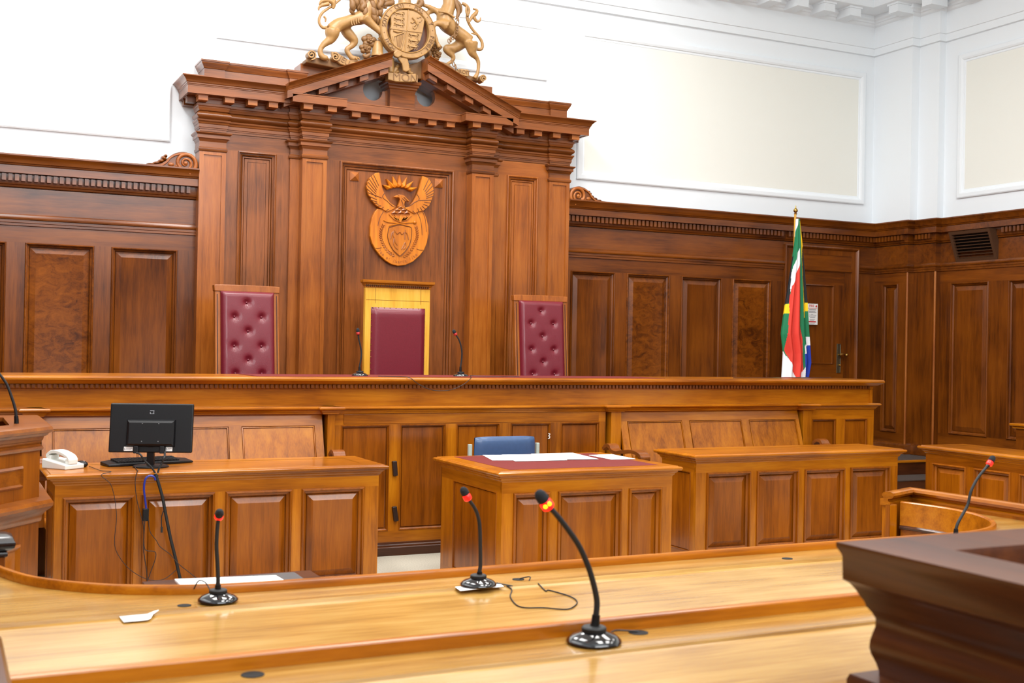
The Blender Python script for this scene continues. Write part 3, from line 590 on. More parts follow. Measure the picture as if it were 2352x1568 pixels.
for ch in ([(3.950,4.645,0.0065),(3.993,4.667,0.0057),(4.057,4.700,0.0065)], [(4.057,4.700,0.0057),(4.046,4.625,0.0057),(4.022,4.532,0.0065)], [(3.942,4.644,0.0114),(3.934,4.594,0.0114),(3.961,4.549,0.0097),(4.022,4.532,0.0065)], [(3.941,4.701,0.0097),(3.984,4.694,0.0114),(4.035,4.705,0.0065)]): hp.tube([(x, 10.832, z) for x, z, r in ch], [r for x, z, r in ch], 7)
build('harp', hp, gold, sh, smooth=60)
hs_ = MB()
for k in range(5):
    a = [(3.976,4.657),(4.040,4.690)]; b_ = [(3.987,4.552),(4.021,4.541)]
    t = k/4; hs_.tube([(a[0][0]*(1-t)+a[1][0]*t, 10.834, a[0][1]*(1-t)+a[1][1]*t), (b_[0][0]*(1-t)+b_[1][0]*t, 10.834, b_[0][1]*(1-t)+b_[1][1]*t)], .003, 4)
build('harp_strings', hs_, goldd, sh)
body('helmet', [([(4.075,5.075,0.0572),(4.076,5.026,0.0588),(4.076,4.994,0.0621),(4.077,4.969,0.0686)], -.02)], AR, voxel=0, balls=[(q_, -.05) for q_ in [(4.016,4.956,0.0277),(4.060,4.950,0.0261),(4.108,4.953,0.0262),(4.151,4.955,0.0279)]])
body('mantling', [([(3.899,4.940,0.0130),(3.864,4.952,0.0211),(3.907,4.982,0.0276),(3.958,4.998,0.0244),(3.932,5.027,0.0244)], 0), ([(4.185,5.006,0.0164),(4.237,5.005,0.0214),(4.263,5.042,0.0280),(4.245,5.072,0.0214)], 0), ([(3.872,4.985,0.0195),(3.906,5.023,0.0244)], 0), ([(4.202,5.025,0.0164),(4.220,4.978,0.0181),(4.199,4.959,0.0082)], 0)], AR, voxel=0, mat=goldd)
# roses, thistle and tube bell
def rose(x, z, r, y):
    mb = MB()
    for k in range(5):
        a = 2*math.pi*k/5+.3; mb.ball((x+r*.55*math.cos(a), y+.01*math.sin(k), z+r*.5*math.sin(a)), (r*.5, .03, r*.42), 10)
    for k in range(5):
        a = 2*math.pi*k/5; mb.ball((x+r*.28*math.cos(a), y-.03, z+r*.25*math.sin(a)), (r*.25, .02, r*.22), 8)
    mb.ball((x, y-.045, z), r*.14, 8)
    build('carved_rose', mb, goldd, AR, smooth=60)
for x, z, r in [(3.729,4.597,0.0768),(3.692,4.516,0.0606),(4.404,4.619,0.0581),(4.441,4.557,0.0498)]: rose(x, z, r, 10.93)
mb = MB(); (x, z, r), = [(3.814,4.524,0.0487)]
mb.lathe((x, 10.92, z-.07), [(.062, 0), (.062, .02), (.055, .03), (.05, .11), (.035, .14), (0, .15)], 20); build('carved_bell', mb, gold, AR, smooth=40)
body('carved_leaves', [([(3.734,4.465,0.0162),(3.692,4.435,0.0178),(3.667,4.456,0.0113)], 0), ([(3.783,4.576,0.0114),(3.817,4.597,0.0179),(3.835,4.567,0.0114)], 0), ([(4.343,4.541,0.0580),(4.378,4.554,0.0548)], .04), ([(4.449,4.596,0.0133),(4.484,4.634,0.0133)], 0), ([(4.415,4.517,0.0116),(4.460,4.506,0.0117)], 0), ([(3.678,4.407,0.0146),(3.762,4.434,0.0146),(3.848,4.428,0.0147)], .03)], AR, voxel=0, mat=goldd)
# motto ribbon
def spiral(cx_, cz_, r, turns, a0, sgn, y, n=40): return [(cx_+(r*(1-.85*k/n))*math.cos(a0+sgn*2*math.pi*turns*k/n), cz_+(r*(1-.85*k/n))*math.sin(a0+sgn*2*math.pi*turns*k/n), y) for k in range(n+1)]
(x, z, r), (x2, z2, r2), (x3, z3, r3) = [(3.145,4.379,0.0459),(3.371,4.379,0.0447),(4.938,4.365,0.0373)]
ribbon('ribbon_curl', spiral(x, z, r, 1.8, -math.pi*.5, 1, 10.93), .10, AR)
ribbon('ribbon_curl', spiral(x2, z2, r2*.9, 1.7, math.pi*.6, -1, 10.90), .10, AR)
ribbon('ribbon_curl', spiral(x3, z3, r3, 1.8, -math.pi*.5, -1, 10.93), .10, AR)
ra = [(3.328,4.429),(3.504,4.335),(3.455,4.301),(3.363,4.334),(3.313,4.395)]
mr_ = build('motto_ribbon', MB(front(10.90)).prism([(3.337,4.434),(3.420,4.417),(3.537,4.363),(3.604,4.363),(3.538,4.311),(3.430,4.322),(3.346,4.376)], -.02, .02), gold, AR, bevel=.006)
(x, z), = [(3.443,4.371)]
ang = -.45
build('motto_letters', text_mb('DIEU', .075, lambda a, b, c: (x+a*math.cos(ang)-b*math.sin(ang), 10.878-c, z+a*math.sin(ang)+b*math.cos(ang)), .003), goldd, mr_)
mr2 = build('motto_ribbon', MB(front(10.84)).prism([(3.889,4.290),(3.983,4.288),(4.087,4.292),(4.183,4.309),(4.189,4.230),(4.089,4.214),(3.976,4.205),(3.894,4.216)], -.08, .02), gold, AR, bevel=.008)
(x, z), = [(4.071,4.253)]
build('motto_letters', text_mb('MON', .108, lambda a, b, c: (x+a*1.05, 10.818-c, z+b-a*.0), .003), goldd, mr2)
mr3 = build('motto_ribbon', MB(front(10.90)).prism([(4.607,4.402),(4.679,4.428),(4.771,4.430),(4.781,4.381),(4.763,4.358),(4.680,4.369),(4.616,4.379)], -.02, .02), gold, AR, bevel=.006)
(x, z), = [(4.703,4.399)]
build('motto_letters', text_mb('DROIT', .05, lambda a, b, c: (x+a*1.1, 10.878-c, z+b-a*.05), .003), goldd, mr3)
for nm, pts, o0, o1 in (('belt_buckle', [(3.941,4.482),(3.979,4.519),(4.022,4.504),(4.032,4.469),(3.989,4.439),(3.954,4.447)], .03, .07), ('belt_tail', [(3.984,4.487),(4.032,4.452),(4.093,4.452),(4.111,4.397),(4.117,4.332),(4.082,4.316),(4.052,4.324),(4.038,4.388),(3.998,4.432)], .02, .05)):
    build(nm, MB(front(10.88)).prism(pts, o0, o1), gold, AR, bevel=.008)
body('carved_lamb', [([(4.016,4.361,0.0212),(3.991,4.317,0.0179),(4.034,4.330,0.0147)], 0), ([(4.138,4.375,0.0212),(4.147,4.336,0.0180),(4.182,4.327,0.0147)], 0), ([(4.033,4.387,0.0179),(4.008,4.368,0.0163)], 0)], AR, voxel=0)
body('ribbon_roll', [([(3.950,4.447,0.0359),(3.947,4.381,0.0359),(3.949,4.308,0.0359)], 0)], AR, voxel=0)
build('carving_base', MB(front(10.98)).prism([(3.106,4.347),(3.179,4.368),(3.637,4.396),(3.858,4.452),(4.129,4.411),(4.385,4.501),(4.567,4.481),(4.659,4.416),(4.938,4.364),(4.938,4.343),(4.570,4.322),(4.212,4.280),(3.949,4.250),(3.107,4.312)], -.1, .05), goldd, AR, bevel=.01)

# ---------------------------------------------------------------- national emblem on the centre panel
EM = root('carved_emblem', 'honey wood carved emblem with raised wings and rayed crown above the middle chair', 'emblem', (4.08, 11.0, 2.6))
RL = wood('relief', 'Z'); RLD = plain('emblem_groove', (96, 46, 10), .6)
EY = 11.04
TE_ = front(EY)
OV = [(3.872,2.981),(3.842,2.942),(3.818,2.888),(3.802,2.805),(3.802,2.707),(3.824,2.634),(3.858,2.579),(3.907,2.520),(3.964,2.474),(4.026,2.440),(4.096,2.426),(4.175,2.437),(4.254,2.475),(4.324,2.537),(4.372,2.598),(4.402,2.674),(4.419,2.767),(4.414,2.842),(4.388,2.924),(4.355,2.993),(4.226,2.989),(4.102,3.013),(3.998,2.973)]
ov = build('oval_body', MB(TE_).prism(OV, 0, .040), RL, EM, bevel=.006)
def relief(name, pts, o0, o1, parent=EM, bev=.003, mat=None): return build(name, MB(TE_).prism(pts, o0, o1), mat or RL, parent, bevel=bev)
LW = [(3.878,3.334),(3.843,3.327),(3.818,3.309),(3.805,3.291),(3.780,3.277),(3.776,3.248),(3.759,3.235),(3.761,3.206),(3.751,3.189),(3.756,3.165),(3.761,3.153),(3.766,3.121),(3.779,3.097),(3.796,3.082),(3.801,3.058),(3.823,3.039),(3.849,3.012),(3.884,2.990),(3.911,2.980),(3.963,2.954),(4.015,2.974),(4.067,3.007),(4.031,3.025),(3.996,3.047),(3.961,3.086),(3.934,3.133),(3.915,3.181),(3.896,3.253)]
RW = [(4.335,3.338),(4.398,3.318),(4.425,3.286),(4.444,3.254),(4.458,3.205),(4.455,3.155),(4.438,3.103),(4.412,3.043),(4.350,2.989),(4.297,2.977),(4.253,2.953),(4.191,2.982),(4.146,3.004),(4.199,3.020),(4.242,3.073),(4.276,3.133),(4.302,3.202),(4.318,3.270)]
lw = relief('wing', LW, .02, .055); rw = relief('wing', RW, .02, .055)
def grooves(parent, segs, o, r=.0035, name='carved_line', mat=None):
    mb = MB()
    for s_ in segs: mb.tube([(x, EY-o, z) for x, z in cat(s_, 4)], r, 5)
    return build(name, mb, mat or RLD, parent)
fl = []
for a, b in zip([(3.818,3.309),(3.797,3.287),(3.777,3.261),(3.764,3.231),(3.756,3.198),(3.754,3.165),(3.761,3.129),(3.779,3.093),(3.801,3.058),(3.832,3.032),(3.867,3.005),(3.910,2.984),(3.954,2.962)], [(3.876,3.203),(3.863,3.181),(3.855,3.160),(3.851,3.139),(3.847,3.119),(3.848,3.094),(3.908,3.086),(3.857,3.066),(3.862,3.042),(3.875,3.022),(3.901,3.008),(3.928,2.997),(3.980,2.980)]):
    fl.append([a, b])
fl.append([(3.942,3.142),(3.917,3.107),(3.926,3.083),(3.961,3.061),(3.996,3.031),(4.032,3.009),(4.067,3.007)])
grooves(lw, fl, .056)
fr_ = []
for a, b in zip([(4.402,3.316),(4.430,3.283),(4.447,3.250),(4.458,3.205),(4.456,3.172),(4.446,3.142),(4.433,3.103),(4.425,3.073),(4.403,3.038),(4.373,3.007),(4.342,2.984),(4.302,2.975),(4.262,2.956)], [(4.346,3.197),(4.360,3.181),(4.369,3.165),(4.374,3.149),(4.379,3.132),(4.379,3.116),(4.304,3.090),(4.358,3.077),(4.349,3.055),(4.332,3.037),(4.314,3.020),(4.288,3.009),(4.235,2.981)]): fr_.append([a, b])
fr_.append([(4.276,3.150),(4.303,3.110),(4.286,3.084),(4.251,3.065),(4.216,3.038),(4.181,3.019)])
grooves(rw, fr_, .056)
relief('bird_head', [(4.034,3.106),(4.064,3.125),(4.086,3.132),(4.117,3.132),(4.148,3.122),(4.170,3.101),(4.197,3.078),(4.193,3.065),(4.162,3.075),(4.149,3.062),(4.144,3.033),(4.153,3.007),(4.124,2.998),(4.080,3.012),(4.094,3.054),(4.100,3.083),(4.087,3.103),(4.056,3.101)], .02, .06)
grooves(EM, [[(4.135,3.111),(4.162,3.088),(4.189,3.069)], [(4.122,3.097),(4.144,3.078),(4.171,3.064)], [(4.109,3.080),(4.127,3.048),(4.132,3.015)], [(4.078,3.122),(4.084,3.121)]], .062, .003)
# rayed crown: each ray a pyramid with a ridge
base = [(3.993,3.179),(4.028,3.191),(4.072,3.203),(4.120,3.206),(4.160,3.201),(4.195,3.190),(4.213,3.180)]; tips = [(3.927,3.219),(3.964,3.282),(4.030,3.313),(4.102,3.329),(4.177,3.313),(4.247,3.281),(4.290,3.219)]
mb = MB(TE_)
bc = [(4.103,3.179)][0]
bl = [(3.993,3.179),(4.021,3.191),(4.052,3.200),(4.087,3.206),(4.122,3.208),(4.155,3.204),(4.186,3.195),(4.211,3.180)]
mid = [(4.023,3.214),(4.041,3.228),(4.071,3.241),(4.137,3.243),(4.159,3.228),(4.195,3.223),(4.213,3.203)]
for i, t in enumerate(tips):
    a, b = bl[i], bl[i+1]; m = ((a[0]+b[0])/2, (a[1]+b[1])/2)
    # widen at mid
    dx, dz = t[0]-m[0], t[1]-m[1]; L_ = math.hypot(dx, dz); nx, nz = -dz/L_, dx/L_; wd = .022
    c1 = (m[0]+dx*.3+nx*wd, m[1]+dz*.3+nz*wd); c2 = (m[0]+dx*.3-nx*wd, m[1]+dz*.3-nz*wd)
    idx = [mb.p(p_[0], .0, p_[1]) for p_ in (a, c2 if 0 else c1, t, c2, b)]
    i2 = [mb.p(p_[0], .028, p_[1]) for p_ in (a, c1, t, c2, b)]
    rid = mb.p(m[0]+dx*.12, .055, m[1]+dz*.12)
    for k in range(5): mb.face((idx[k], idx[(k+1) % 5], i2[(k+1) % 5], i2[k])); mb.face((i2[k], i2[(k+1) % 5], rid))
    mb.face(idx)
build('rayed_crown', mb, RL, EM)
# pyramid of triangles, protea, club and spear, shield, figures, wheat, band
tp = [(4.110,3.028),(4.080,2.999),(4.142,3.004),(4.046,2.972),(4.111,2.977),(4.177,2.981),(4.011,2.940),(4.077,2.944),(4.147,2.949),(4.213,2.948)]
for a, b, c in ((0, 1, 2), (1, 3, 4), (2, 4, 5), (3, 6, 7), (4, 7, 8), (5, 8, 9)):
    pts = [tp[a], tp[b], tp[c]]; ctr = (sum(p_[0] for p_ in pts)/3, sum(p_[1] for p_ in pts)/3); mb = MB(TE_)
    i2 = [mb.p(p_[0], .055, p_[1]) for p_ in pts]; i1 = [mb.p(p_[0], .03, p_[1]) for p_ in pts]; r_ = mb.p(ctr[0], .066, ctr[1])
    for k in range(3): mb.face((i1[k], i1[(k+1) % 3], i2[(k+1) % 3], i2[k])); mb.face((i2[k], i2[(k+1) % 3], r_))
    build('pyramid_facet', mb, wood('redl', 'X'), EM)
pb = [(4.109,2.857)][0]
for t in [(3.988,2.931),(4.020,2.925),(4.046,2.934),(4.077,2.913),(4.116,2.940),(4.156,2.922),(4.178,2.937),(4.209,2.934),(4.234,2.939)]:
    dx, dz = t[0]-pb[0], t[1]-pb[1]; L_ = math.hypot(dx, dz); nx, nz = -dz/L_*.012, dx/L_*.012
    relief('protea_petal', [pb, (pb[0]+dx*.55+nx, pb[1]+dz*.55+nz), t, (pb[0]+dx*.55-nx, pb[1]+dz*.55-nz)], .03, .052, bev=.002)
grooves(EM, [[(3.934,2.870),(3.983,2.853),(4.044,2.851),(4.105,2.844),(4.220,2.824)], [(3.992,2.816),(4.088,2.843),(4.175,2.859),(4.255,2.868)]], .046, .0045, 'spear_and_club', RL)
q = MB(); (x, z), = [(4.264,2.868)]; q.ball((x, EY-.045, z), (.018, .012, .018), 10); build('club_head', q, RL, EM, smooth=60)
shp = [(3.992,2.800),(4.044,2.818),(4.110,2.834),(4.176,2.824),(4.229,2.810),(4.230,2.707),(4.206,2.631),(4.163,2.570),(4.113,2.526),(4.049,2.573),(4.004,2.636),(3.981,2.709),(3.984,2.758)]
relief('small_shield', shp, .03, .046, bev=.004)
grooves(EM, [shp+[shp[0]]], .047, .003)
grooves(EM, [[(4.049,2.785),(4.049,2.779)], [(4.041,2.770),(4.037,2.729),(4.051,2.701)], [(4.041,2.766),(4.020,2.744),(4.014,2.690)], [(4.054,2.767),(4.081,2.743),(4.107,2.762),(4.129,2.742),(4.151,2.764)], [(4.045,2.700),(4.043,2.646),(4.062,2.610),(4.088,2.591)], [(4.051,2.701),(4.060,2.664),(4.083,2.632)], [(4.164,2.786),(4.164,2.779)], [(4.159,2.769),(4.159,2.727),(4.161,2.694)], [(4.164,2.765),(4.186,2.746),(4.201,2.692)], [(4.163,2.665),(4.145,2.627),(4.128,2.593)], [(4.166,2.662),(4.171,2.625),(4.150,2.594)]], .047, .006, 'carved_figures', wood('redl', 'Z'))
wh = []
for P_, s_ in (([(3.931,2.813),(3.915,2.771),(3.911,2.729),(3.916,2.689),(3.935,2.641),(3.961,2.601),(3.997,2.562),(4.032,2.539),(4.077,2.516)], 1), ([(4.283,2.814),(4.292,2.777),(4.293,2.735),(4.281,2.693),(4.264,2.650),(4.242,2.608),(4.208,2.564),(4.173,2.533),(4.134,2.511)], -1)):
    pts = cat(P_, 2)
    for i in range(len(pts)-1):
        x, z = pts[i]; x2, z2 = pts[i+1]; dx, dz = x2-x, z2-z; L_ = math.hypot(dx, dz); dx, dz = dx/L_, dz/L_
        for sd in (1, -1): wh.append([(x, z), (x-dx*.018-dz*sd*.014, z-dz*.018+dx*sd*.014)])
grooves(EM, wh, .042, .005, 'wheat_ears', wood('redl', 'Z'))
grooves(EM, [[(3.858,2.591),(3.884,2.590),(3.922,2.599)], [(4.291,2.606),(4.323,2.597),(4.363,2.597)], [(3.933,2.957),(3.895,2.884),(3.879,2.810)], [(4.288,2.968),(4.321,2.912),(4.340,2.830),(4.346,2.746)], [(4.351,2.976),(4.379,2.899),(4.390,2.782)]], .041, .003)
q = MB(); tx = '!ke e: /xarra //ke'
ec = [(4.102,2.765)][0]; er = [(4.373,2.781),(4.108,2.472)]; ra_, rb_ = er[0][0]-ec[0], ec[1]-er[1][1]
for i, ch in enumerate(tx):
    if ch == ' ': continue
    t = math.radians(222+i*(96/len(tx)))
    def TT(x, y, z, t=t): px, pz = ec[0]+ra_*math.cos(t), ec[1]+rb_*math.sin(t); ux, uz = -math.sin(t), math.cos(t); return (px+ux*x-math.cos(t)*y, EY-.042-z, pz+uz*x-math.sin(t)*y)
    merge(q, text_mb(ch, .042, TT, .0015))
build('motto_letters', q, plain('emblem_letter', (166, 96, 30), .6), EM)

# ---------------------------------------------------------------- judges' chairs
def big_chair(name, label, loc, rz, h, grp):
    t = root(name, label, 'chair', loc, rz, grp)
    cw = wood('pil', 'Z'); W2 = .285
    def TT(u, o, z): return (u, .25-o+(z-.5)*.10, z)
    mb = MB(TT)
    mb.box(-W2, -W2+.05, -.03, .03, .0, h-.02).box(W2-.05, W2, -.03, .03, .0, h-.02)
    bf = build('back_frame', mb, cw, t, bevel=.006, local=True)
    mb = MB(TT); mb.prism([(-W2-.004, h-.055), (W2+.004, h-.055), (W2+.008, h)]+[(W2*math.cos(math.pi*k/10), h+.006*math.sin(math.pi*k/10)) for k in range(1, 10)]+[(-W2-.008, h)], -.035, .04)
    build('top_rail', mb, cw, t, bevel=.005, local=True)
    fl_ = MB(TT)
    for x in (-W2+.016, W2-.026): fl_.box(x, x+.008, .03, .033, .55, h-.08)
    build('fluting', fl_, wood('dark'), bf, local=True)
    # tufted cushion
    btn = [(-.015, h-.15), (-.125, h-.275), (.115, h-.275), (-.005, h-.40), (-.127, h-.53), (.113, h-.53), (-.005, h-.65), (-.12, h-.77), (.115, h-.77), (-.005, h-.9)]
    nx, nz = 46, 100; cw2 = .238; zb, zt = .52, h-.05; mb = MB(TT); g = []
    for j in range(nz+1):
        for i in range(nx+1):
            u = -cw2+2*cw2*i/nx; z = zb+(zt-zb)*j/nz
            e = min(1, (cw2-abs(u))/.045, (zt-z)/.045, (z-zb)/.045); e = max(0, e)
            o = .035+.045*math.sqrt(max(0, 1-(1-e)**2))
            for bx, bz in btn:
                d = math.hypot(u-bx, z-bz); o -= .020*math.exp(-(d/.026)**2)+.004*math.exp(-(d/.06)**2)
            g.append(mb.p(u, o, z))
    for j in range(nz):
        for i in range(nx): k = j*(nx+1)+i; mb.face((g[k], g[k+1], g[k+nx+2], g[k+nx+1]))
    for a, b in (((-cw2, zb), (cw2, zb)),): pass
    cu = build('back_cushion', mb, leather, t, smooth=180, local=True)
    build('cushion_side', MB(TT).box(-cw2, cw2, -.02, .036, zb, zt), leather, cu, local=True)
    b0 = None
    for bx, bz in btn:
        if b0 is None:
            mb = MB(); mb.ball((0, 0, 0), (.011, .008, .011), 10); b0 = build('button', mb, leather, cu, smooth=60, local=True); b = b0
        else: b = b0.copy(); COL.objects.link(b); b.parent = cu
        b.location = TT(bx, .060, bz)
    build('seat', MB().box(-.26, .26, -.28, .22, .40, .50), leather, t, bevel=.03, seg=4, local=True)
    build('seat_frame', MB().box(-.285, .285, -.30, .26, .33, .40), cw, t, bevel=.006, local=True)
    for x in (-.26, .26):
        build('leg', MB().box(x-.025, x+.025, -.29, -.24, 0, .34), cw, t, bevel=.005, local=True)
        build('arm', MB().box(x-.03, x+.03, -.26, .25, .64, .68).box(x-.02, x+.02, -.25, -.21, .4, .64), cw, t, bevel=.008, local=True)
    return t
big_chair('judge_chair', 'high backed chair with buttoned burgundy leather, left of the middle chair', (2.463, 10.02, .45), math.radians(2), 1.69, 'buttoned judges chairs')
big_chair('judge_chair', 'high backed chair with buttoned burgundy leather, right of the middle chair', (5.345, 10.02, .45), math.radians(-3), 1.705, 'buttoned judges chairs')
th = root('throne_chair', 'pale yellow wood high backed chair with plain burgundy leather and crown moulding', 'chair', (3.81, 10.2, .45))
YW = wood('yellow', 'Z'); YX = wood('yellow', 'X')
TT = front(10.2)
build('back_board', MB(TT).box(3.49, 4.122, -.05, 0, .95, 2.165), YW, th, bevel=.003)
build('crown_moulding', MB().sweep([(3.49, 10.25), (3.49, 10.2), (4.122, 10.2), (4.122, 10.25)], [(0, 2.162), (.004, 2.165), (.004, 2.18), (.012, 2.185), (.016, 2.197), (.03, 2.205), (.034, 2.212), (.034, 2.232), (-.05, 2.236)]), wood('honey', 'X'), th, smooth=30)
dentils(TT, 3.49, 4.12, 2.172, 2.19, 0, .020, .02, .011, 'yellow', th, mat=wood('dark'))
ic = MB(TT)
ic.box(3.497, 4.115, 0, .0012, 2.050, 2.0525).box(3.583, 3.5855, 0, .0012, 2.02, 2.162).box(4.027, 4.0295, 0, .0012, 2.02, 2.162)
build('inlay_line', ic, wood('dark'), th)
nx, nz = 20, 30; mb = MB(TT); g = []
for j in range(nz+1):
    for i in range(nx+1):
        u = 3.545+.528*i/nx; z = 1.0+.985*j/nz; e = min(1, min(u-3.545, 4.073-u)/.06, min(z-1.0, 1.985-z)/.06)
        g.append(mb.p(u, .004+.03*math.sqrt(max(0, 1-(1-e)**2)), z))
for j in range(nz):
    for i in range(nx): k = j*(nx+1)+i; mb.face((g[k], g[k+1], g[k+nx+2], g[k+nx+1]))
lp_ = build('leather_panel', mb, leather, th, smooth=180)
n0 = None
for x, z in [(3.551, 1.36+.0565*k) for k in range(11)]+[(4.067, 1.36+.0565*k) for k in range(11)]+[(3.56+.056*k, 1.98) for k in range(10)]:
    if n0 is None: n0 = build('nail_head', MB().ball((0, 0, 0), (.006, .004, .006), 8), plain('dull_brass', (120, 84, 40), .35, metal=.9), lp_, smooth=60, local=True); b = n0
    else: b = n0.copy(); COL.objects.link(b); b.parent = lp_
    b.location = Vector((x, 10.2-.008, z))-Vector((3.81, 10.2, .45))
for x in (3.49, 4.082): build('leg', MB().box(x, x+.04, 10.2, 10.25, .45, .95).box(x, x+.04, 9.75, 9.79, .45, .85), YW, th, bevel=.004)
build('seat', MB().box(3.5, 4.11, 9.74, 10.2, .85, .95), leather, th, bevel=.02, seg=3)
# ---------------------------------------------------------------- judges' bench
BN = root('judges_bench', 'long raised honey wood bench with dentil cornice running across the room', 'judges bench', (3.6, 9.0, 0))
HX, HZ = wood('honey', 'X'), wood('honey', 'Z'); BL, BR = -1.2, 8.15
build('bench_core', MB().box(BL, BR, 8.80, 9.35, 0, 1.30).box(BL, BR, 8.72, 8.85, 0, 1.14) if 0 else MB().box(BL, BR, 8.82, 9.35, 0, 1.30), wood('honey', 'Z'), BN)
build('front_board', MB().box(BL, BR, 8.74, 8.82, 1.10, 1.305), HX, BN)
BC = [(0, 1.300), (.012, 1.303), (.014, 1.334), (.045, 1.336), (.05, 1.342), (.07, 1.35), (.085, 1.362), (.09, 1.365), (.09, 1.378), (.082, 1.388), (.07, 1.392), (-.05, 1.392)]
build('bench_cornice', MB().sweep([(BL, 8.74), (BR, 8.74), (BR, 9.40)], BC), HX, BN, smooth=30)
build('bench_top', MB().box(BL, BR, 8.79, 9.40, 1.30, 1.391), HX, BN)
dentils(front(8.74), BL, BR-.01, 1.306, 1.332, .012, .036, .0345, .02, 'honey', BN, mat=wood('red', 'Z'))
build('leather_top', MB().box(2.15, 5.75, 8.70, 9.32, 1.391, 1.3945), leathertop, BN)
segs = [(BL, .557), (.659, 2.65), (2.75, 5.15), (5.29, 7.225), (7.36, BR)]
posts = [(.557, .659), (2.65, 2.75), (5.15, 5.29), (7.225, 7.36)]
rp_ = [(BL, 8.70)]
for a, b in posts: rp_ += [(a, 8.70), (a, 8.645), (b, 8.645), (b, 8.70)]
rp_ += [(BR, 8.70), (BR, 8.9)]
build('rail_moulding', MB().sweep(rp_, [(-.1, 1.108), (0, 1.108), (.012, 1.112), (.014, 1.122), (.022, 1.126), (.026, 1.138), (.04, 1.142), (.05, 1.150), (.05, 1.158), (.04, 1.166), (-.1, 1.17)]), HX, BN, smooth=30)
for a, b in posts:
    build('post', MB(front(8.655)).box(a+.03, b-.01, -.1, 0, 0, 1.11), HZ, BN, bevel=.003)
build('end_panel', MB().box(BR-.03, BR, 8.72, 9.35, 0, 1.3), HZ, BN)
TF = front(8.70)
mo_ = [(2.80, 3.198), (3.283, 3.675), (3.765, 4.153), (4.248, 4.625), (4.715, 5.09)]
SHAL = [(0, 0), (.003, .004), (.008, .004), (.011, -.004), (.018, -.010), (.020, -.026), (.026, -.028), (.028, -.018)]
frame(BN, TF, 2.75, 5.15, 0, 1.11, mo_, .19, 1.022, 'honey'); 
for a, b in mo_: build('panel', MB(TF).rects(a, b, .19, 1.022, SHAL), wood('desk', 'Z'), BN, smooth=25)
build('top_board', MB(TF).box(2.82, 5.08, 0, .006, 1.030, 1.105), wood('honey', 'X'), BN, bevel=.002)
build('skirting', MB().sweep([(2.72, 8.70), (5.18, 8.70)], [(0, 0), (.03, 0), (.03, .062), (.022, .068), (.02, .08), (.01, .088), (.006, .10), (0, .102)]), wood('dark', 'X'), BN, smooth=30)
re_ = [(7.395, 7.686), (7.787, 8.074)]
frame(BN, TF, 7.36, BR, 0, 1.11, re_, .19, 1.022, 'honey')
for a, b in re_: build('panel', MB(TF).rects(a, b, .19, 1.022, SHAL), wood('desk', 'Z'), BN, smooth=25)
le_ = [(-1.05, -.6), (-.5, -.05), (.05, .5)]
frame(BN, TF, BL, .557, 0, 1.11, le_, .19, 1.022, 'honey')
for a, b in le_: build('panel', MB(TF).rects(a, b, .19, 1.022, SHAL), wood('desk', 'Z'), BN, smooth=25)
for z, x, lean in ((.68, 3.24, .10), (.325, 3.25, .16)):
    lt = MB(); s_, c_ = math.sin(lean), math.cos(lean)
    def LT(u, o, zz, x=x, z=z, s_=s_, c_=c_): return (x+u*c_+zz*s_*(-1), 8.70-o, z+zz*c_+u*s_)
    build('turn_latch', MB(LT).box(-.018, .018, 0, .03, -.058, .058), plain('dark_latch', (40, 24, 18), .4), BN, bevel=.005)
mk = MB(front(8.70-.0)); mk.tube([(x, .001, z) for x, z in ((4.60, .93), (4.615, .925), (4.61, .915), (4.60, .91), (4.615, .902), (4.61, .89), (4.597, .888))], .004, 5)
build('paint_mark', mk, paper, BN)
# built in settles on both sides of the middle bay
def settle(label, a, b, ops, ends):
    t = root('clerk_settle', label, 'bench seat', ((a+b)/2, 8.3, 0))
    def TI(u, o, z): return (u, 8.715-o-(1.11-z)*.30, z)
    frame(t, TI, a, b, .42, 1.108, ops, .55, 1.024, 'honey')
    for c, d in ops: build('panel', MB(TI).rects(c, d, .55, 1.024, [(0, 0), (.002, -.010), (.005, -.010), (.006, .003), (.011, .004), (.012, -.010), (.015, -.010), (.017, -.004)]), wood('honey', 'Z'), t, smooth=25)
    build('seat', MB().box(a, b, 8.02, 8.50, .40, .44), HX, t, bevel=.008)
    build('seat_front', MB().box(a+.02, b-.02, 8.06, 8.10, 0, .40), HX, t)
    for x in ends:
        pts = cat([(8.60, .80, .0), (8.55, .835, 0), (8.50, .83, 0), (8.47, .80, 0), (8.40, .785, 0), (8.30, .80, 0), (8.18, .815, 0), (8.08, .81, 0), (8.02, .79, 0), (8.01, .765, 0), (8.04, .755, 0)], 4)
        mb = MB(); rings = []
        for i, (y, z, _) in enumerate(pts):
            y2, z2, _ = pts[min(i+1, len(pts)-1)]; y1, z1, _ = pts[max(i-1, 0)]; d = Vector((y2-y1, z2-z1)); d.normalize(); nx_, nz_ = -d.y*.014, d.x*.014
            rings.append([(x-.045, y+nx_, z+nz_), (x+.045, y+nx_, z+nz_), (x+.045, y-nx_, z-nz_), (x-.045, y-nx_, z-nz_)])
        mb.loft(rings, True, True, True)
        ar = build('scrolled_arm', mb, wood('red', 'Y'), t, smooth=40)
        build('arm_support', MB().box(x-.03, x+.03, 8.06, 8.11, .44, .79), HZ, ar, bevel=.004)
    return t
settle('honey wood settle with sloping panelled back built into the bench, right of its middle bay', 5.29, 7.225, [(5.358, 5.924), (5.999, 6.569), (6.651, 7.19)], (5.11, 7.36))
settle('honey wood settle with sloping panelled back built into the bench, behind the computer screen', .66, 2.65, [(.725, 1.30), (1.387, 1.939), (2.032, 2.589)], (.61, 2.72))
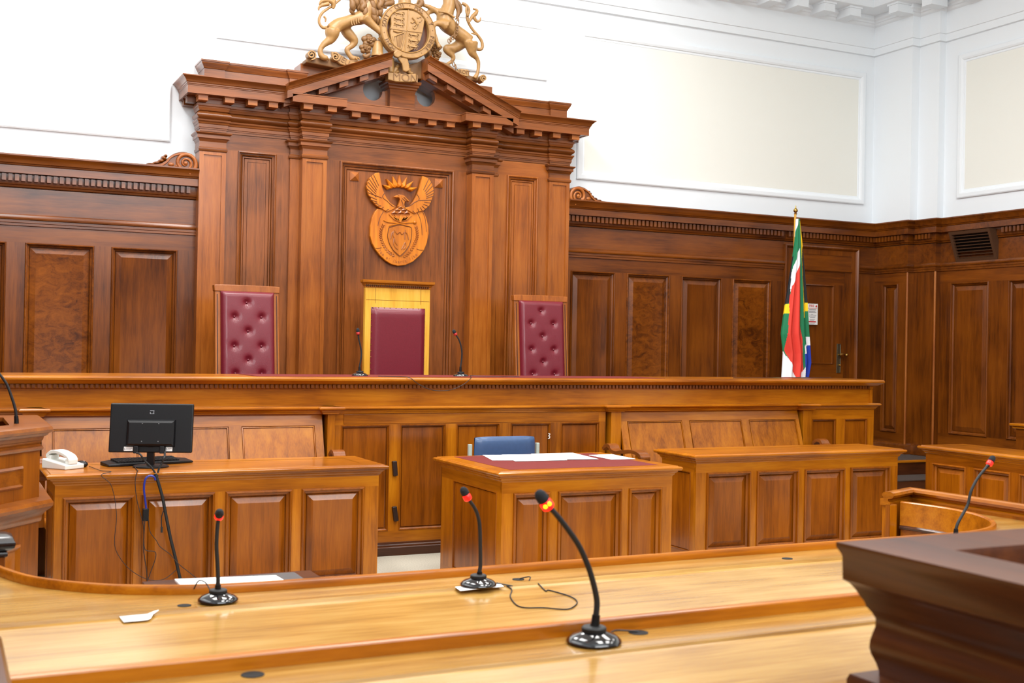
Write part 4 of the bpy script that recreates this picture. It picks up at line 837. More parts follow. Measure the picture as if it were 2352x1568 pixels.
rr = build('rear_rail', MB().loft([[(x, y, 1.30), (x, y-.05, 1.30), (x, y-.07, 1.385), (x, y+.02, 1.40)] for x, y in ((6.70, 8.98), (8.13, 9.28))], True, True, True), wood('dark', 'X'), BN, bevel=.004)

# ---------------------------------------------------------------- clerks' desks
TOPP = lambda h: [(-.04, h-.075), (0, h-.075), (.002, h-.068), (.012, h-.060), (.014, h-.05), (.026, h-.042), (.028, h-.034), (.045, h-.03), (.052, h-.02), (.052, h-.012), (.044, h-.006), (.03, h-.004), (.026, h), (-.1, h)]
def desk(label, X0, X1, Y0, Y1, ops, sops, h=.85, tone='honey', inlay=None, side='L', pz=.705, zb=.09):
    t = root('clerk_desk', label, 'desk', ((X0+X1)/2, (Y0+Y1)/2, 0))
    b = .05; x0, x1, y0, y1 = X0+b, X1-b, Y0+b, Y1-b
    build('body', MB().box(x0+.03, x1-.03, y0+.03, y1, 0, h-.02), wood(tone, 'Z'), t)
    frame(t, front(y0), x0, x1, 0, h-.07, ops, zb, pz, tone); panel_set(t, front(y0), ops, zb, pz, wood('desk', 'Z'), w=.035)
    TL = lambda u, o, z: (x0-o, u, z); TR = lambda u, o, z: (x1+o, u, z)
    frame(t, TL, y0+.03, y1, 0, h-.07, sops, zb, pz+.003, tone, axis_h='Y')
    for c, d in sops: build('side_panel', MB(TL).rects(c, d, zb, pz+.003, [(0, 0), (.002, .004), (.008, .004), (.010, -.010), (.013, -.012), (.015, -.005)]), wood('desk', 'Z'), t, smooth=25)
    build('side_board', MB(TR).box(y0+.03, y1, -.03, 0, 0, h-.07), wood(tone, 'Z'), t)
    pth = [(x0, y0), (x1, y0), (x1, y1), (x0, y1)]
    build('desk_top', MB().sweep(pth, TOPP(h), closed=True).box(x0+.03, x1-.03, y0+.03, y1-.03, h-.04, h-.001), wood(tone, 'X'), t, smooth=30)
    if inlay: build('leather_inlay', MB().box(X0+.13, X1-.13, Y0+.10, Y1-.08, h-.005, h+.0015), leathertop, t)
    return t
desk('honey wood clerk desk with four raised panels under the computer screen', .595, 2.715, 7.395, 8.06, [(.69, 1.10), (1.146, 1.584), (1.65, 2.077), (2.14, 2.565)], [(7.55, 7.95)])
desk('honey wood desk with burgundy leather top covered in papers in the middle of the floor', 3.225, 4.625, 6.765, 7.865, [(3.355, 3.622), (3.682, 4.17), (4.226, 4.49)], [(6.89, 7.60)], inlay=True)
desk('honey wood desk with bare top and four raised panels on the right of the floor', 5.20, 7.345, 7.445, 8.02, [(5.345, 5.765), (5.825, 6.24), (6.30, 6.72), (6.78, 7.205)], [(7.57, 7.85)])
# papers
def sheet(label, pts, z, rot=0, name='paper_sheet', grp=None, th=.0012, mat=None):
    mb = MB().slab(pts, z, z+th); o = build(name, mb, mat or paper, None, label=label, cat_='paper', group=grp); return o
z0 = .8530
g_ = 'papers on the middle desk'
sheet('white sheet at the front left of the overlapping papers on the middle desk', [(3.60, 7.83), (3.50, 7.45), (3.85, 7.36), (3.98, 7.74)], z0, grp=g_)
sheet('white sheet in the middle of the overlapping papers on the middle desk', [(3.74, 7.80), (3.62, 7.33), (4.02, 7.31), (4.10, 7.74)], z0+.0014, grp=g_)
sheet('white sheet at the right end of the overlapping papers on the middle desk', [(3.98, 7.80), (3.90, 7.36), (4.27, 7.30), (4.33, 7.79)], z0+.0028, grp=g_)
sheet('single white sheet lying apart near the right edge of the middle desk', [(4.37, 7.62), (4.36, 7.27), (4.56, 7.27), (4.58, 7.64)], z0, grp=g_)
# blue chair behind the middle desk
bc_ = root('office_chair', 'blue vinyl chair with grey metal uprights behind the middle desk', 'chair', (4.02, 8.2, 0))
blue = plain('blue_vinyl', (58, 84, 124), .35, coat=.2, noise=.06); grm = plain('grey_green_metal', (178, 190, 180), .4)
def pillow(T, u0, u1, z0, z1, d, n=18):
    mb = MB(T); g = []
    for j in range(n+1):
        for i in range(n+1):
            a, c = i/n*2-1, j/n*2-1; su = abs(a)**8; sz = abs(c)**8
            uu = (u0+u1)/2+(u1-u0)/2*a*(1-.03*abs(c)**6); zz = (z0+z1)/2+(z1-z0)/2*c*(1-.05*abs(a)**6)
            e = max(0, (1-abs(a)**5)*(1-abs(c)**5)); g.append(mb.p(uu, d*math.sqrt(e) if e > 0 else 0, zz))
    for j in range(n):
        for i in range(n): k = j*(n+1)+i; mb.face((g[k], g[k+1], g[k+n+2], g[k+n+1]))
    return mb
build('backrest', pillow(front(8.30), 3.745, 4.27, .60, .948, .03), blue, bc_, smooth=180)
build('backrest_shell', MB().box(3.75, 4.265, 8.30, 8.33, .605, .943), plain('navy_edge', (20, 28, 48), .4), bc_, bevel=.012, seg=3)
for x in (3.70, 4.285): build('upright', MB().box(x, x+.028, 8.30, 8.33, 0, .89), grm, bc_, bevel=.004)
build('seat', MB().box(3.75, 4.27, 7.90, 8.30, .42, .48), blue, bc_, bevel=.02, seg=3)
for x in (3.72, 4.27): build('leg', MB().box(x, x+.025, 7.92, 7.945, 0, .42), grm, bc_, bevel=.003)

# ---------------------------------------------------------------- computer on the left desk
mn = root('computer_monitor', 'black computer screen seen from behind on the left desk', 'monitor', (1.225, 7.66, .85), math.radians(-19))
def TM(u, o, z): return (u, -o+(z-.25)*.16, z)
build('screen_shell', MB(TM).box(-.255, .255, -.03, .0, .092, .397), black, mn, bevel=.008, seg=3, local=True)
hp_ = build('housing', MB(TM).rects(-.15, .15, .13, .30, [(0, 0), (.008, .022), (.02, .03)]), black, mn, smooth=25, local=True)
for x, z in ((-.05, .275), (.05, .275), (-.05, .165), (.05, .165)): build('screw', MB(TM).ball((0, 0, 0), .003, 6) if 0 else MB(TM).box(x-.003, x+.003, .03, .033, z-.003, z+.003), steel, hp_, local=True)
lg = MB(TM); lg.box(-.012, .014, 0, .002, .352, .355).box(.010, .013, 0, .002, .334, .355).box(-.012, -.009, 0, .002, .334, .345).box(-.012, .014, 0, .002, .334, .336)
build('maker_mark', lg, plain('pale_mark', (170, 172, 180), .4), mn, local=True)
for a, b in ((-.16, -.105), (.095, .135)):
    s_ = build('sticker', MB(TM).box(a, b, .0, .004, .103, .128), paper, mn, local=True)
    build('sticker_text', MB(TM).box(a+.012, b-.004, .0041, .0046, .118, .121).box(a+.008, b-.012, .0041, .0046, .111, .113).box(a+.003, a+.007, .0041, .0046, .106, .124), ink, s_, local=True)
build('stand', MB().box(-.022, .022, -.02, .02, .008, .16), black, mn, bevel=.004, local=True)
build('foot', MB().lathe((0, .01, 0), [(.11, 0), (.11, .006), (.10, .012), (.03, .016), (0, .018)], 28), black, mn, smooth=30, local=True)
for x, tw in ((-.085, 0), (.075, 0)): build('plug', MB(TM).box(x-.014, x+.014, .004, .026, .09, .135), black, mn, bevel=.003, local=True)
kb = root('keyboard', 'black keyboard on the left desk beyond the screen', 'keyboard', (1.225, 7.86, .85), math.radians(14))
build('keyboard_body', MB().loft([[(-.27, -.07, 0), (-.27, -.07, .014), (-.27, .07, .024), (-.27, .07, 0)], [(-.20, -.085, 0), (-.20, -.085, .018), (-.20, .085, .03), (-.20, .085, 0)], [(.2, -.085, 0), (.2, -.085, .018), (.2, .085, .03), (.2, .085, 0)], [(.30, -.06, 0), (.30, -.06, .012), (.30, .06, .022), (.30, .06, 0)]], True, True, True), black, kb, bevel=.005, local=True)
ky = MB()
for r in range(5):
    for c in range(20): ky.box(-.205+c*.0205, -.205+c*.0205+.017, -.062+r*.026, -.062+r*.026+.021, .018+r*.0025, .030+r*.0025)
ko = build('keys', ky, rubber, kb, local=True); ko['kind'] = 'stuff'
ms = root('computer_mouse', 'small black mouse beside the white telephone', 'mouse', (.83, 7.80, .85), .3)
build('mouse_shell', MB().ball((0, 0, .016), (.034, .055, .022), 16), black, ms, smooth=60, local=True)
build('scroll_wheel', MB().ball((0, -.03, .034), (.005, .012, .006), 8), steel, ms, smooth=60, local=True)
ph = root('telephone', 'white push button telephone with handset on the left end of the left desk', 'telephone', (.715, 7.74, .85), math.radians(38))
wp = plain('white_plastic', (226, 228, 222), .4)
build('phone_base', MB().loft([[(-.075, -.10, 0), (.075, -.10, 0), (.075, -.10, .028), (-.075, -.10, .028)], [(-.075, .10, 0), (.075, .10, 0), (.075, .10, .06), (-.075, .10, .06)]], True, True, True), wp, ph, bevel=.006, local=True)
pts = cat([(-.0, -.095, .050, .02), (-.0, -.07, .075, .02), (0, 0, .098, .018), (0, .06, .098, .02), (0, .10, .072, .02)], 4)
mb = MB(); rings = []
for x, y, z, r in pts: rings.append([(-.068, y, z-.012), (.0, y, z-.012), (.0, y, z+.008), (-.068, y, z+.012)])
hs1 = build('handset', MB().loft([[(-.045, y, z-.008), (.028, y, z-.008), (.028, y, z+.012), (-.045, y, z+.012)] for x, y, z, r in pts], True, True, True), wp, ph, smooth=40, bevel=.005, local=True)
build('mouthpiece', MB().box(-.042, .025, -.098, -.06, .030, .06), wp, hs1, bevel=.004, local=True)
build('earpiece', MB().box(-.042, .025, .06, .098, .05, .08), wp, hs1, bevel=.004, local=True)
# cables in front of the left desk
CYY = 7.385
def cable(name, label, pts, r, mat, parent=None, y=CYY, n=8, pre=(), post=(), cat_name='cable'):
    P_ = list(pre)+[(x, y, z) for x, z in pts]+list(post); P_ = cat(P_, 6)
    mb = MB().tube(P_, r, n)
    if parent is not None: return build(name, mb, mat, parent, smooth=60)
    return build(name, mb, mat, None, smooth=60, label=label, cat_=cat_name)
bluec = plain('blue_cable', (26, 44, 140), .35, coat=.3)
cb = root('cable_bundle', 'thick black cable sleeve hanging down the front of the left desk', 'cable', (1.3, CYY, 0))
cable('sleeve', '', [(1.210,0.837),(1.226,0.790),(1.254,0.696),(1.275,0.594),(1.305,0.452),(1.337,0.325),(1.362,0.222),(1.383,0.134),(1.400,0.047)], .0095, rubber, cb, post=[(1.50, 7.36, .03), (1.62, 7.30, .012)])
cable('video_cable', '', [(1.120,0.957),(1.147,0.918),(1.186,0.878),(1.221,0.826)], .006, rubber, cb, y=7.40, pre=[(1.13, 7.60, .945)])
cable('power_cable', '', [(1.265,0.938),(1.250,0.900),(1.232,0.861),(1.225,0.822)], .006, rubber, cb, y=7.40, pre=[(1.30, 7.60, .95)])
lk = cable('loose_plug_lead', '', [(1.263,0.610),(1.252,0.572),(1.253,0.510)], .003, rubber, cb)
(x, z), = [(1.254,0.496)]
build('small_plug', MB().box(x-.006, x+.006, CYY-.006, CYY+.006, z-.018, z+.018), rubber, lk, bevel=.002)
bu = root('usb_cable', 'bright blue cable looping down to a small black adapter on the desk front', 'cable', (1.1, CYY, .4))
cable('lead', '', [(1.211,0.798),(1.203,0.818),(1.177,0.826),(1.153,0.808),(1.144,0.754),(1.151,0.692),(1.160,0.626)], .0065, bluec, bu, y=CYY-.004)
(x, z), = [(1.157,0.591)]
build('adapter', MB().box(x-.018, x+.018, CYY-.012, CYY+.012, z-.038, z+.038), black, bu, bevel=.004)
thin = plain('thin_wire', (50, 34, 30), .5)
cable('mouse_wire', 'thin dark mouse wire drooping down the left part of the desk front', [(0.897,0.839),(0.948,0.788),(0.971,0.722),(0.984,0.645),(0.989,0.568),(0.981,0.424),(1.015,0.337),(1.083,0.256),(1.181,0.197),(1.272,0.193),(1.347,0.246)], .0022, thin, pre=[(.87, 7.76, .855), (.91, 7.5, .8535), (.955, 7.40, .856)])
cable('keyboard_wire', 'thin wire from the keyboard hanging to the blue cable adapter and looping below', [(1.103,0.856),(1.092,0.794),(1.101,0.702),(1.121,0.616),(1.145,0.522),(1.151,0.406),(1.167,0.374),(1.215,0.364),(1.220,0.325),(1.195,0.249),(1.177,0.196)], .0026, thin, pre=[(1.14, 7.74, .856), (1.12, 7.55, .854), (1.11, 7.40, .856)], y=7.38)
cable('adapter_wire', 'thin straight wire falling from the black adapter to the floor', [(1.152,0.561),(1.146,0.407),(1.155,0.330),(1.168,0.251),(1.175,0.154),(1.178,0.065)], .003, thin, y=7.372)
cable('long_wire', 'thin wire from the black adapter crossing the cable sleeve to the right', [(1.172,0.562),(1.181,0.492),(1.219,0.436),(1.243,0.396),(1.304,0.345),(1.351,0.288),(1.421,0.228),(1.476,0.185),(1.578,0.147)], .0024, thin, y=7.36)

# ---------------------------------------------------------------- flag
fg = root('national_flag', 'furled black, green, yellow, red, white and blue flag on a wooden pole by the door', 'flag', (8.75, 10.62, .45))
polew = wood('yellow', 'Z')
pp = build('flag_pole', MB().tube([(8.72, 10.64, .46), (8.745, 10.64, 2.2), (8.748, 10.64, 3.22)], [.018, .016, .013], 14), polew, fg, smooth=60)
build('finial', MB().lathe((8.752, 10.64, 3.21), [(.016, 0), (.02, .008), (.01, .016), (.024, .035), (.026, .05), (.012, .066), (.006, .078), (.008, .085), (0, .105)], 16), brass, pp, smooth=50)
build('pole_foot', MB().lathe((8.72, 10.64, .45), [(.2, 0), (.2, .02), (.15, .04), (.05, .06), (.03, .16), (0, .16)], 28), wood('dark'), fg, smooth=30)
lft = [(8.732,3.159),(8.718,2.891),(8.683,2.653),(8.631,2.337),(8.596,2.132),(8.562,1.896),(8.559,1.846),(8.593,1.631),(8.579,1.365),(8.572,1.005)]
rgt = [(8.769,3.162),(8.806,2.927),(8.835,2.708),(8.862,2.488),(8.902,2.205),(8.929,1.905),(8.946,1.763),(8.971,1.525),(8.941,1.366),(8.929,1.002)]
FC = {'green': (20, 122, 78), 'white': (240, 240, 244), 'red': (226, 60, 44), 'black': (16, 16, 24), 'yellow': (252, 212, 20), 'blue': (26, 58, 176)}
fm = [plain('flag_'+k, v, .7) for k, v in FC.items()]; fk = list(FC)
reg = [('yellow', [(8.770,3.130),(8.786,3.131),(8.805,2.975),(8.823,2.897),(8.849,2.614),(8.906,2.205),(8.908,2.108),(8.874,2.107),(8.876,2.041),(8.834,2.037),(8.821,2.360),(8.806,2.659),(8.782,2.958)]),
       ('black', [(8.814,2.849),(8.842,2.740),(8.910,2.213),(8.866,2.202),(8.840,2.487),(8.823,2.707)]),
       ('white', [(8.732,3.159),(8.744,3.160),(8.739,3.081),(8.722,2.954),(8.709,2.843),(8.716,3.048)]),
       ('white', [(8.767,2.823),(8.774,2.658),(8.762,2.594),(8.727,2.482),(8.684,2.355),(8.651,2.322),(8.669,2.480),(8.698,2.622),(8.731,2.734)]),
       ('red', [(8.774,2.658),(8.769,2.547),(8.773,2.264),(8.784,1.949),(8.823,1.792),(8.838,1.476),(8.851,1.003),(8.739,1.004),(8.704,1.428),(8.648,1.537),(8.608,1.662),(8.612,1.866),(8.643,2.228),(8.671,2.386),(8.720,2.506)]),
       ('black', [(8.707,2.733),(8.685,2.575),(8.660,2.354),(8.640,2.196),(8.546,2.162),(8.618,2.478),(8.672,2.700)]),
       ('yellow', [(8.546,2.167),(8.640,2.188),(8.635,2.083),(8.548,2.065)]),
       ('white', [(8.549,1.661),(8.601,1.654),(8.648,1.537),(8.704,1.428),(8.734,1.334),(8.741,1.004),(8.552,1.005)]),
       ('white', [(8.889,1.819),(8.948,1.828),(8.950,1.726),(8.895,1.715)]), ('white', [(8.849,1.729),(8.895,1.738),(8.899,1.635),(8.856,1.626)]),
       ('blue', [(8.856,1.626),(8.899,1.635),(8.895,1.715),(8.981,1.731),(9.021,1.360),(8.872,1.248),(8.865,1.413)]), ('white', [(8.811,1.404),(8.862,1.478),(8.872,1.248),(8.810,1.248)])]
def inside(p, poly):
    c = False; j = len(poly)-1
    for i in range(len(poly)):
        if (poly[i][1] > p[1]) != (poly[j][1] > p[1]) and p[0] < (poly[j][0]-poly[i][0])*(p[1]-poly[i][1])/(poly[j][1]-poly[i][1])+poly[i][0]: c = not c
        j = i
    return c
def interp(tab, z):
    for (x0, z0), (x1, z1) in zip(tab, tab[1:]):
        if z0 >= z >= z1: return x0+(x1-x0)*(z0-z)/(z0-z1)
    return tab[0][0] if z > tab[0][1] else tab[-1][0]
nu, nv = 90, 200; ztop = lft[0][1]-.004; zbot = max(lft[-1][1], rgt[-1][1]); mb = MB(); g = []
for j in range(nv+1):
    z = ztop+(zbot-ztop)*j/nv; a, b = interp(lft, z), interp(rgt, z); tt = j/nv
    for i in range(nu+1):
        s_ = i/nu; fold = math.sin(s_*math.pi*7+.6)*.022*min(1, .2+tt*1.2)+math.sin(s_*17+tt*2)*.01
        bulge = -.045*math.sin(math.pi*s_)*(.4+tt)
        g.append(mb.p(a+(b-a)*s_, 10.60+fold+bulge, z))
for j in range(nv):
    for i in range(nu):
        k = j*(nu+1)+i; c = [mb.v[q_] for q_ in (k, k+nu+2)]; p_ = ((c[0][0]+c[1][0])/2, (c[0][2]+c[1][2])/2)
        mb.cur = 0
        for nm, po in reg:
            if inside(p_, po): mb.cur = fk.index(nm)
        mb.face((k, k+1, k+nu+2, k+nu+1))
fc = build('flag_cloth', mb, fm, fg, smooth=180)
sd = fc.modifiers.new('solid', 'SOLIDIFY'); sd.thickness = .003
# ---------------------------------------------------------------- witness box at the left
KX, KY, KZ = wood('desk', 'X'), wood('desk', 'Y'), wood('desk', 'Z')
wb = root('witness_box', 'tall panelled wooden witness box at the left edge with a microphone on top', 'witness box', (-.2, 5.9, 0))
WP = [(-.95, 6.60), (-.95, 5.3), (-.28, 4.93), (.44, 5.86), (.44, 6.60)]
def off(poly, d):
    out = []; n = len(poly)
    for i in range(n):
        a, b, c = Vector(poly[i-1]), Vector(poly[i]), Vector(poly[(i+1) % n]); u = (b-a).normalized(); v = (c-b).normalized()
        n0 = Vector((u.y, -u.x)); n1 = Vector((v.y, -v.x)); m = (n0+n1).normalized(); p_ = b+m*d/max(.3, m.dot(n1)); out.append((p_.x, p_.y))
    return out
WT = 1.245
mb = MB(); mb.loft([[(x, y, 0) for x, y in WP], [(x, y, 1.2) for x, y in WP]], True)
mb.loft([[(x, y, .1) for x, y in off(WP, -.05)], [(x, y, 1.2) for x, y in off(WP, -.05)]], True)
build('side_walls', mb, KZ, wb)
build('box_floor', MB().slab(off(WP, -.03), .10, .20), darkcarpet, wb)
build('top_rail', MB().sweep(WP, [(-.13, WT-.02), (0, WT-.085), (.004, WT-.08), (.006, WT-.07), (.012, WT-.065), (.016, WT-.05), (.03, WT-.045), (.036, WT-.035), (.05, WT-.03), (.055, WT-.018), (.05, WT-.004), (.04, WT), (-.13, WT), (-.13, WT-.02)], closed=True), KX, wb, smooth=30)
build('bead_moulding', MB().sweep(WP, [(0, WT-.115), (.012, WT-.112), (.016, WT-.104), (.012, WT-.096), (0, WT-.094)], closed=True), KX, wb, smooth=30)
build('ledge_moulding', MB().sweep(WP, [(0, .80), (.01, .805), (.014, .83), (.03, .85), (.045, .86), (.06, .875), (.062, .89), (.05, .905), (0, .915)], closed=True), KX, wb, smooth=30)
d_ = Vector((.44+.28, 5.86-4.93)); Lf = d_.length; d_.normalize(); nf = Vector((d_.y, -d_.x))
TWf = lambda u, o, z: (-.28+d_.x*u+nf.x*o, 4.93+d_.y*u+nf.y*o, z)
GR = [(0, 0), (.004, .004), (.012, -.0), (.02, .004), (.03, .004)]
build('recessed_panel', MB(TWf).rects(.12, Lf-.13, .97, 1.07, [(0, .003), (.01, .012), (.018, .002), (.03, .002)]), KX, wb, smooth=25)
build('raised_panel', MB(TWf).rects(.12, Lf-.15, .12, .72, [(0, 0), (0, .012), (.01, .018), (.02, .012), (.03, .004), (.05, .003), (.09, .012)]), KZ, wb, smooth=25)
build('book_ledge', MB().slab([(-.26, 5.16), (-.10, 5.0), (.36, 5.82), (.30, 6.2), (.2, 6.2)], 1.15, 1.17), KX, wb)

# ---------------------------------------------------------------- horseshoe counsel table (far)
LT_, LX = wood('top', 'X'), wood('top', 'X')
hs = root('counsel_table', 'curved horseshoe wooden table with raised lip, behind the nearest desk', 'table', (2.5, 3.6, 0))
z1 = .80
lipR = [(4.36, 4.00), (4.62, 4.08), (4.80, 4.30), (4.88, 4.60), (4.86, 4.85)]
lip = cat([(.18, 4.74), (.22, 4.58), (.33, 4.33), (.55, 4.12), (.85, 4.01), (1.25, 3.985), (1.8, 3.985), (2.6, 3.985), (3.4, 3.985), (4.1, 3.985), (4.42, 4.01), (4.66, 4.14), (4.82, 4.36), (4.88, 4.60), (4.86, 4.82), (4.83, 4.93)], 6)
outer = [(-.50, 4.95), (-.50, 3.10), (5.45, 3.10), (5.45, 4.84)]
# table surface: between the outer edge and the lip
ledge_y = 3.79
mb = MB()
lp2 = [p_ for p_ in lip]
mb.slab([(-.50, ledge_y), (5.3, ledge_y), (5.3, 4.84)]+[(p_[0], p_[1]) for p_ in reversed(lp2)]+[(-.50, 4.74)], z1-.03, z1)
build('ledge', mb, LX, hs)
build('writing_slope', MB().loft([[(x, 3.79, z1-.008), (x, 3.20, z1-.035), (x, 3.17, z1-.045), (x, 3.17, z1-.07), (x, 3.79, z1-.05)] for x in (-.5, 5.3)], True, True, True), LX, hs, bevel=.003)
build('front_edge', MB().sweep([(-.5, 3.17), (5.3, 3.17)], [(0, z1-.075), (.012, z1-.072), (.02, z1-.06), (.016, z1-.045), (0, z1-.036)]), wood('honey', 'X'), hs, smooth=40)
build('divider_moulding', MB().sweep([(-.5, 3.795), (5.3, 3.795)], [(-.014, z1-.01), (-.012, z1+.001), (-.004, z1+.003), (.004, z1+.0025), (.012, z1-.012)]), LX, hs, smooth=40)
build('lip', MB().sweep(lip, [(.012, z1-.002), (.012, z1+.025), (.008, z1+.031), (-.008, z1+.031), (-.014, z1+.025), (-.014, z1-.12), (-.01, z1-.12)]), wood('honey', 'X'), hs, smooth=40)
build('inner_board', MB().sweep(lip, [(-.004, .05), (-.004, z1-.01), (.01, z1-.01), (.01, .05)]), wood('desk', 'X'), hs, smooth=50)
build('inner_moulding', MB().sweep(lip, [(-.002, z1-.125), (-.018, z1-.120), (-.022, z1-.11), (-.014, z1-.10), (-.002, z1-.095)]), wood('dark', 'X'), hs, smooth=50)
hole = plain('cable_hole', (14, 10, 8), .9)
for x, y in ((1.925, 3.855), (3.155, 3.85), (.73, 3.855)):
    build('cable_hole', MB().lathe((x, y, z1-.002), [(.022, 0), (.022, .0035), (0, .0035)], 20), hole, hs)
build('panel_front', MB().box(-.5, 5.3, 3.24, 3.27, 0, z1-.07), KZ, hs)
# railing along the right arm and its short return
rz_ = .885
RP_ = [(-.035, rz_-.075), (0, rz_-.075), (.01, rz_-.07), (.012, rz_-.06), (.0, rz_-.052), (.0, rz_-.04), (.02, rz_-.034), (.028, rz_-.02), (.024, rz_-.006), (.012, rz_), (-.012, rz_), (-.024, rz_-.006), (-.028, rz_-.02), (-.02, rz_-.034), (-.035, rz_-.04), (-.035, rz_-.075)]
rl_ = root('wooden_railing', 'moulded wooden handrail around the right arm of the horseshoe table', 'railing', (5.1, 4.3, 0))
rpth = [(4.74, 4.94), (5.03, 5.06), (5.12, 3.2)]
build('handrail', MB().sweep(rpth, [(o*1.25, z) for o, z in RP_], closed=False), wood('honey', 'Y'), rl_, smooth=40)
build('rail_board', MB().sweep(rpth, [(-.012, .0), (-.012, rz_-.07), (.012, rz_-.07), (.012, 0), (-.012, 0)]), wood('desk', 'Z'), rl_)
build('end_post', MB().box(4.745, 4.80, 4.93, 4.99, 0, rz_-.07), HZ, rl_, bevel=.004)
# left arm rail end with rounded cap, its dark reflection put into the colour
lr = root('rail_post', 'short wooden post with dark rounded cap at the left edge before the witness box', 'post', (.0, 4.85, 0))
dcap = plain('cap_dark_reflection', (26, 20, 20), .3, coat=.2)
build('post', MB().box(-.2, .245, 4.77, 4.86, 0, .85), wood('red', 'Z'), lr, bevel=.004)
build('cap', MB().sweep([(-.21, 4.77), (.245, 4.77), (.245, 4.86), (-.21, 4.86)], [(0, .83), (.008, .835), (.008, .847), (.002, .853), (.012, .857), (.03, .868), (.034, .885), (.024, .903), (0, .914), (-.03, .916)], closed=True), dcap, lr, smooth=50)
# ---------------------------------------------------------------- nearest desk
nd = root('front_desk', 'long glossy wooden desk across the very front of the picture', 'desk', (1.5, 2.2, 0))
z2 = .965; ya = 2.45
build('back_lip', MB().box(.10, 5.2, ya, ya+.025, z2-.15, z2+.033), wood('honey', 'X'), nd, bevel=.005)
build('ledge', MB().box(.10, 5.2, 2.29, ya, z2-.03, z2), LX, nd)
build('writing_slope', MB().loft([[(x, 2.29, z2-.004), (x, 1.99, z2-.028), (x, 1.96, z2-.036), (x, 1.95, z2-.06), (x, 2.29, z2-.05)] for x in (.10, 5.2)], True, True, True), LX, nd, bevel=.003)
build('divider_moulding', MB().sweep([(.1, 2.295), (5.2, 2.295)], [(-.014, z2-.01), (-.012, z2+.001), (-.004, z2+.003), (.004, z2+.0025), (.012, z2-.01)]), LX, nd, smooth=40)
build('panel_front', MB().box(.12, 5.2, 2.43, ya+.012, 0, z2-.1), KZ, nd)
for x, y in ((.597, 2.41), (1.535, 2.42)): build('cable_hole', MB().lathe((x, y, z2-.002), [(.024, 0), (.024, .0035), (0, .0035)], 20), hole, nd)
ep = root('desk_end', 'dark reddish rounded end board of the front desk at the bottom left corner', 'desk end', (.06, 2.2, 0))
build('end_board', MB().loft([[(x, y, z) for y, z in ((1.6, 0), (2.60, 0), (2.60, .98), (2.585, 1.02), (2.54, 1.045), (2.45, 1.05), (1.6, 1.05))] for x in (.02, .115)], True, True, True), wood('red', 'Z'), ep, bevel=.012, seg=4)
build('end_cap', MB().sweep([(.02, 1.6), (.02, 2.6), (.115, 2.6), (.115, 1.6)][::-1], [(0, .99), (.006, .995), (.008, 1.01), (.014, 1.02), (.016, 1.035), (.006, 1.052), (-.03, 1.054)]), wood('dark', 'Y'), ep, smooth=40)
# ---------------------------------------------------------------- dark box at the right front
bx = root('dock_rail', 'dark moulded wooden box top closest to the camera at the bottom right', 'dock', (2.1, 1.4, 0))
B0 = [(1.501, -.4), (1.501, 1.694), (3.6, 1.694)]
prof = [(0, 1.30), (.0, 1.292), (-.008, 1.276), (-.009, 1.232), (-.018, 1.226), (-.025, 1.216), (-.031, 1.204), (-.036, 1.196), (-.039, 1.186), (-.046, 1.176), (-.051, 1.165), (-.0505, 1.150), (-.048, 1.141), (-.0445, 1.125), (-.0435, 1.112), (-.046, 1.10), (-.052, 1.085), (-.056, 1.07), (-.056, 1.062), (-.02, 1.060), (-.016, 1.05), (-.016, 1.03), (-.03, 1.02), (-.06, 1.0), (-.06, 0), (-.15, 0), (-.15, 1.285), (-.145, 1.30), (0, 1.30)]
def inset_path(P_): return P_
mb = MB().sweep([(-(-1.501), -.4), (1.501, 1.694), (3.6, 1.694)][::-1], [(-o*-1, z) for o, z in prof]) if 0 else None
# travel so that the outward side (right of travel) faces away from the box
mb = MB(); rings = []
for (x, y), (nx_, ny_) in (((1.501, -.4), (-1, 0)), ((1.501, 1.694), (-1, 1)), ((3.6, 1.694), (0, 1))):
    rings.append([(x+nx_*o, y+ny_*o, z) for o, z in prof])
mb.loft(rings, False)
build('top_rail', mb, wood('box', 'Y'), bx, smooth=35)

# ---------------------------------------------------------------- benches on the right
rb_ = root('side_bench', 'wooden press bench front with raised panels along the right side of the room', 'bench', (8.0, 6.5, 0))
build('body', MB().box(7.86, 8.30, 3.6, 7.70, 0, .83), KZ, rb_)
TB2 = rightw(7.83)
ob = [(7.63-.0-.44*0-.0-k*.47-.36, 7.63-k*.47) for k in range(8)]
ob = [(7.25, 7.63), (6.79, 7.17), (6.33, 6.71), (5.87, 6.25), (5.41, 5.79), (4.95, 5.33), (4.49, 4.87), (4.03, 4.41)]
frame(rb_, TB2, 3.6, 7.71, 0, .79, ob, .12, .705, 'desk', axis_h='Y'); panel_set(rb_, TB2, ob, .12, .705, KZ, w=.035)
build('bench_top', MB().sweep([(8.30, 7.71), (7.83, 7.71), (7.83, 3.6)][::-1] if 0 else [(7.83, 3.6), (7.83, 7.71), (8.30, 7.71)][::-1], TOPP(.85)).box(7.86, 8.32, 3.6, 7.68, .81, .849), wood('honey', 'Y'), rb_, smooth=30)
rb2 = root('side_bench', 'second wooden bench behind the press bench, at the right edge of the picture', 'bench', (9.3, 5.5, 0))
build('body', MB().box(9.23, 9.28, 3.6, 7.95, 0, .98), KZ, rb2)
build('rail', MB().box(9.18, 9.32, 3.6, 8.0, .985, 1.01).box(9.20, 9.30, 3.6, 7.98, .96, .985), wood('honey', 'Y'), rb2, bevel=.006)
ob2 = [(7.3, 7.7), (6.8, 7.2), (6.3, 6.7), (5.8, 6.2), (5.3, 5.7)]
frame(rb2, rightw(9.22), 3.6, 7.95, 0, .96, ob2, .3, .86, 'wall', axis_h='Y', th=.02); panel_set(rb2, rightw(9.22), ob2, .3, .86, W, w=.04)
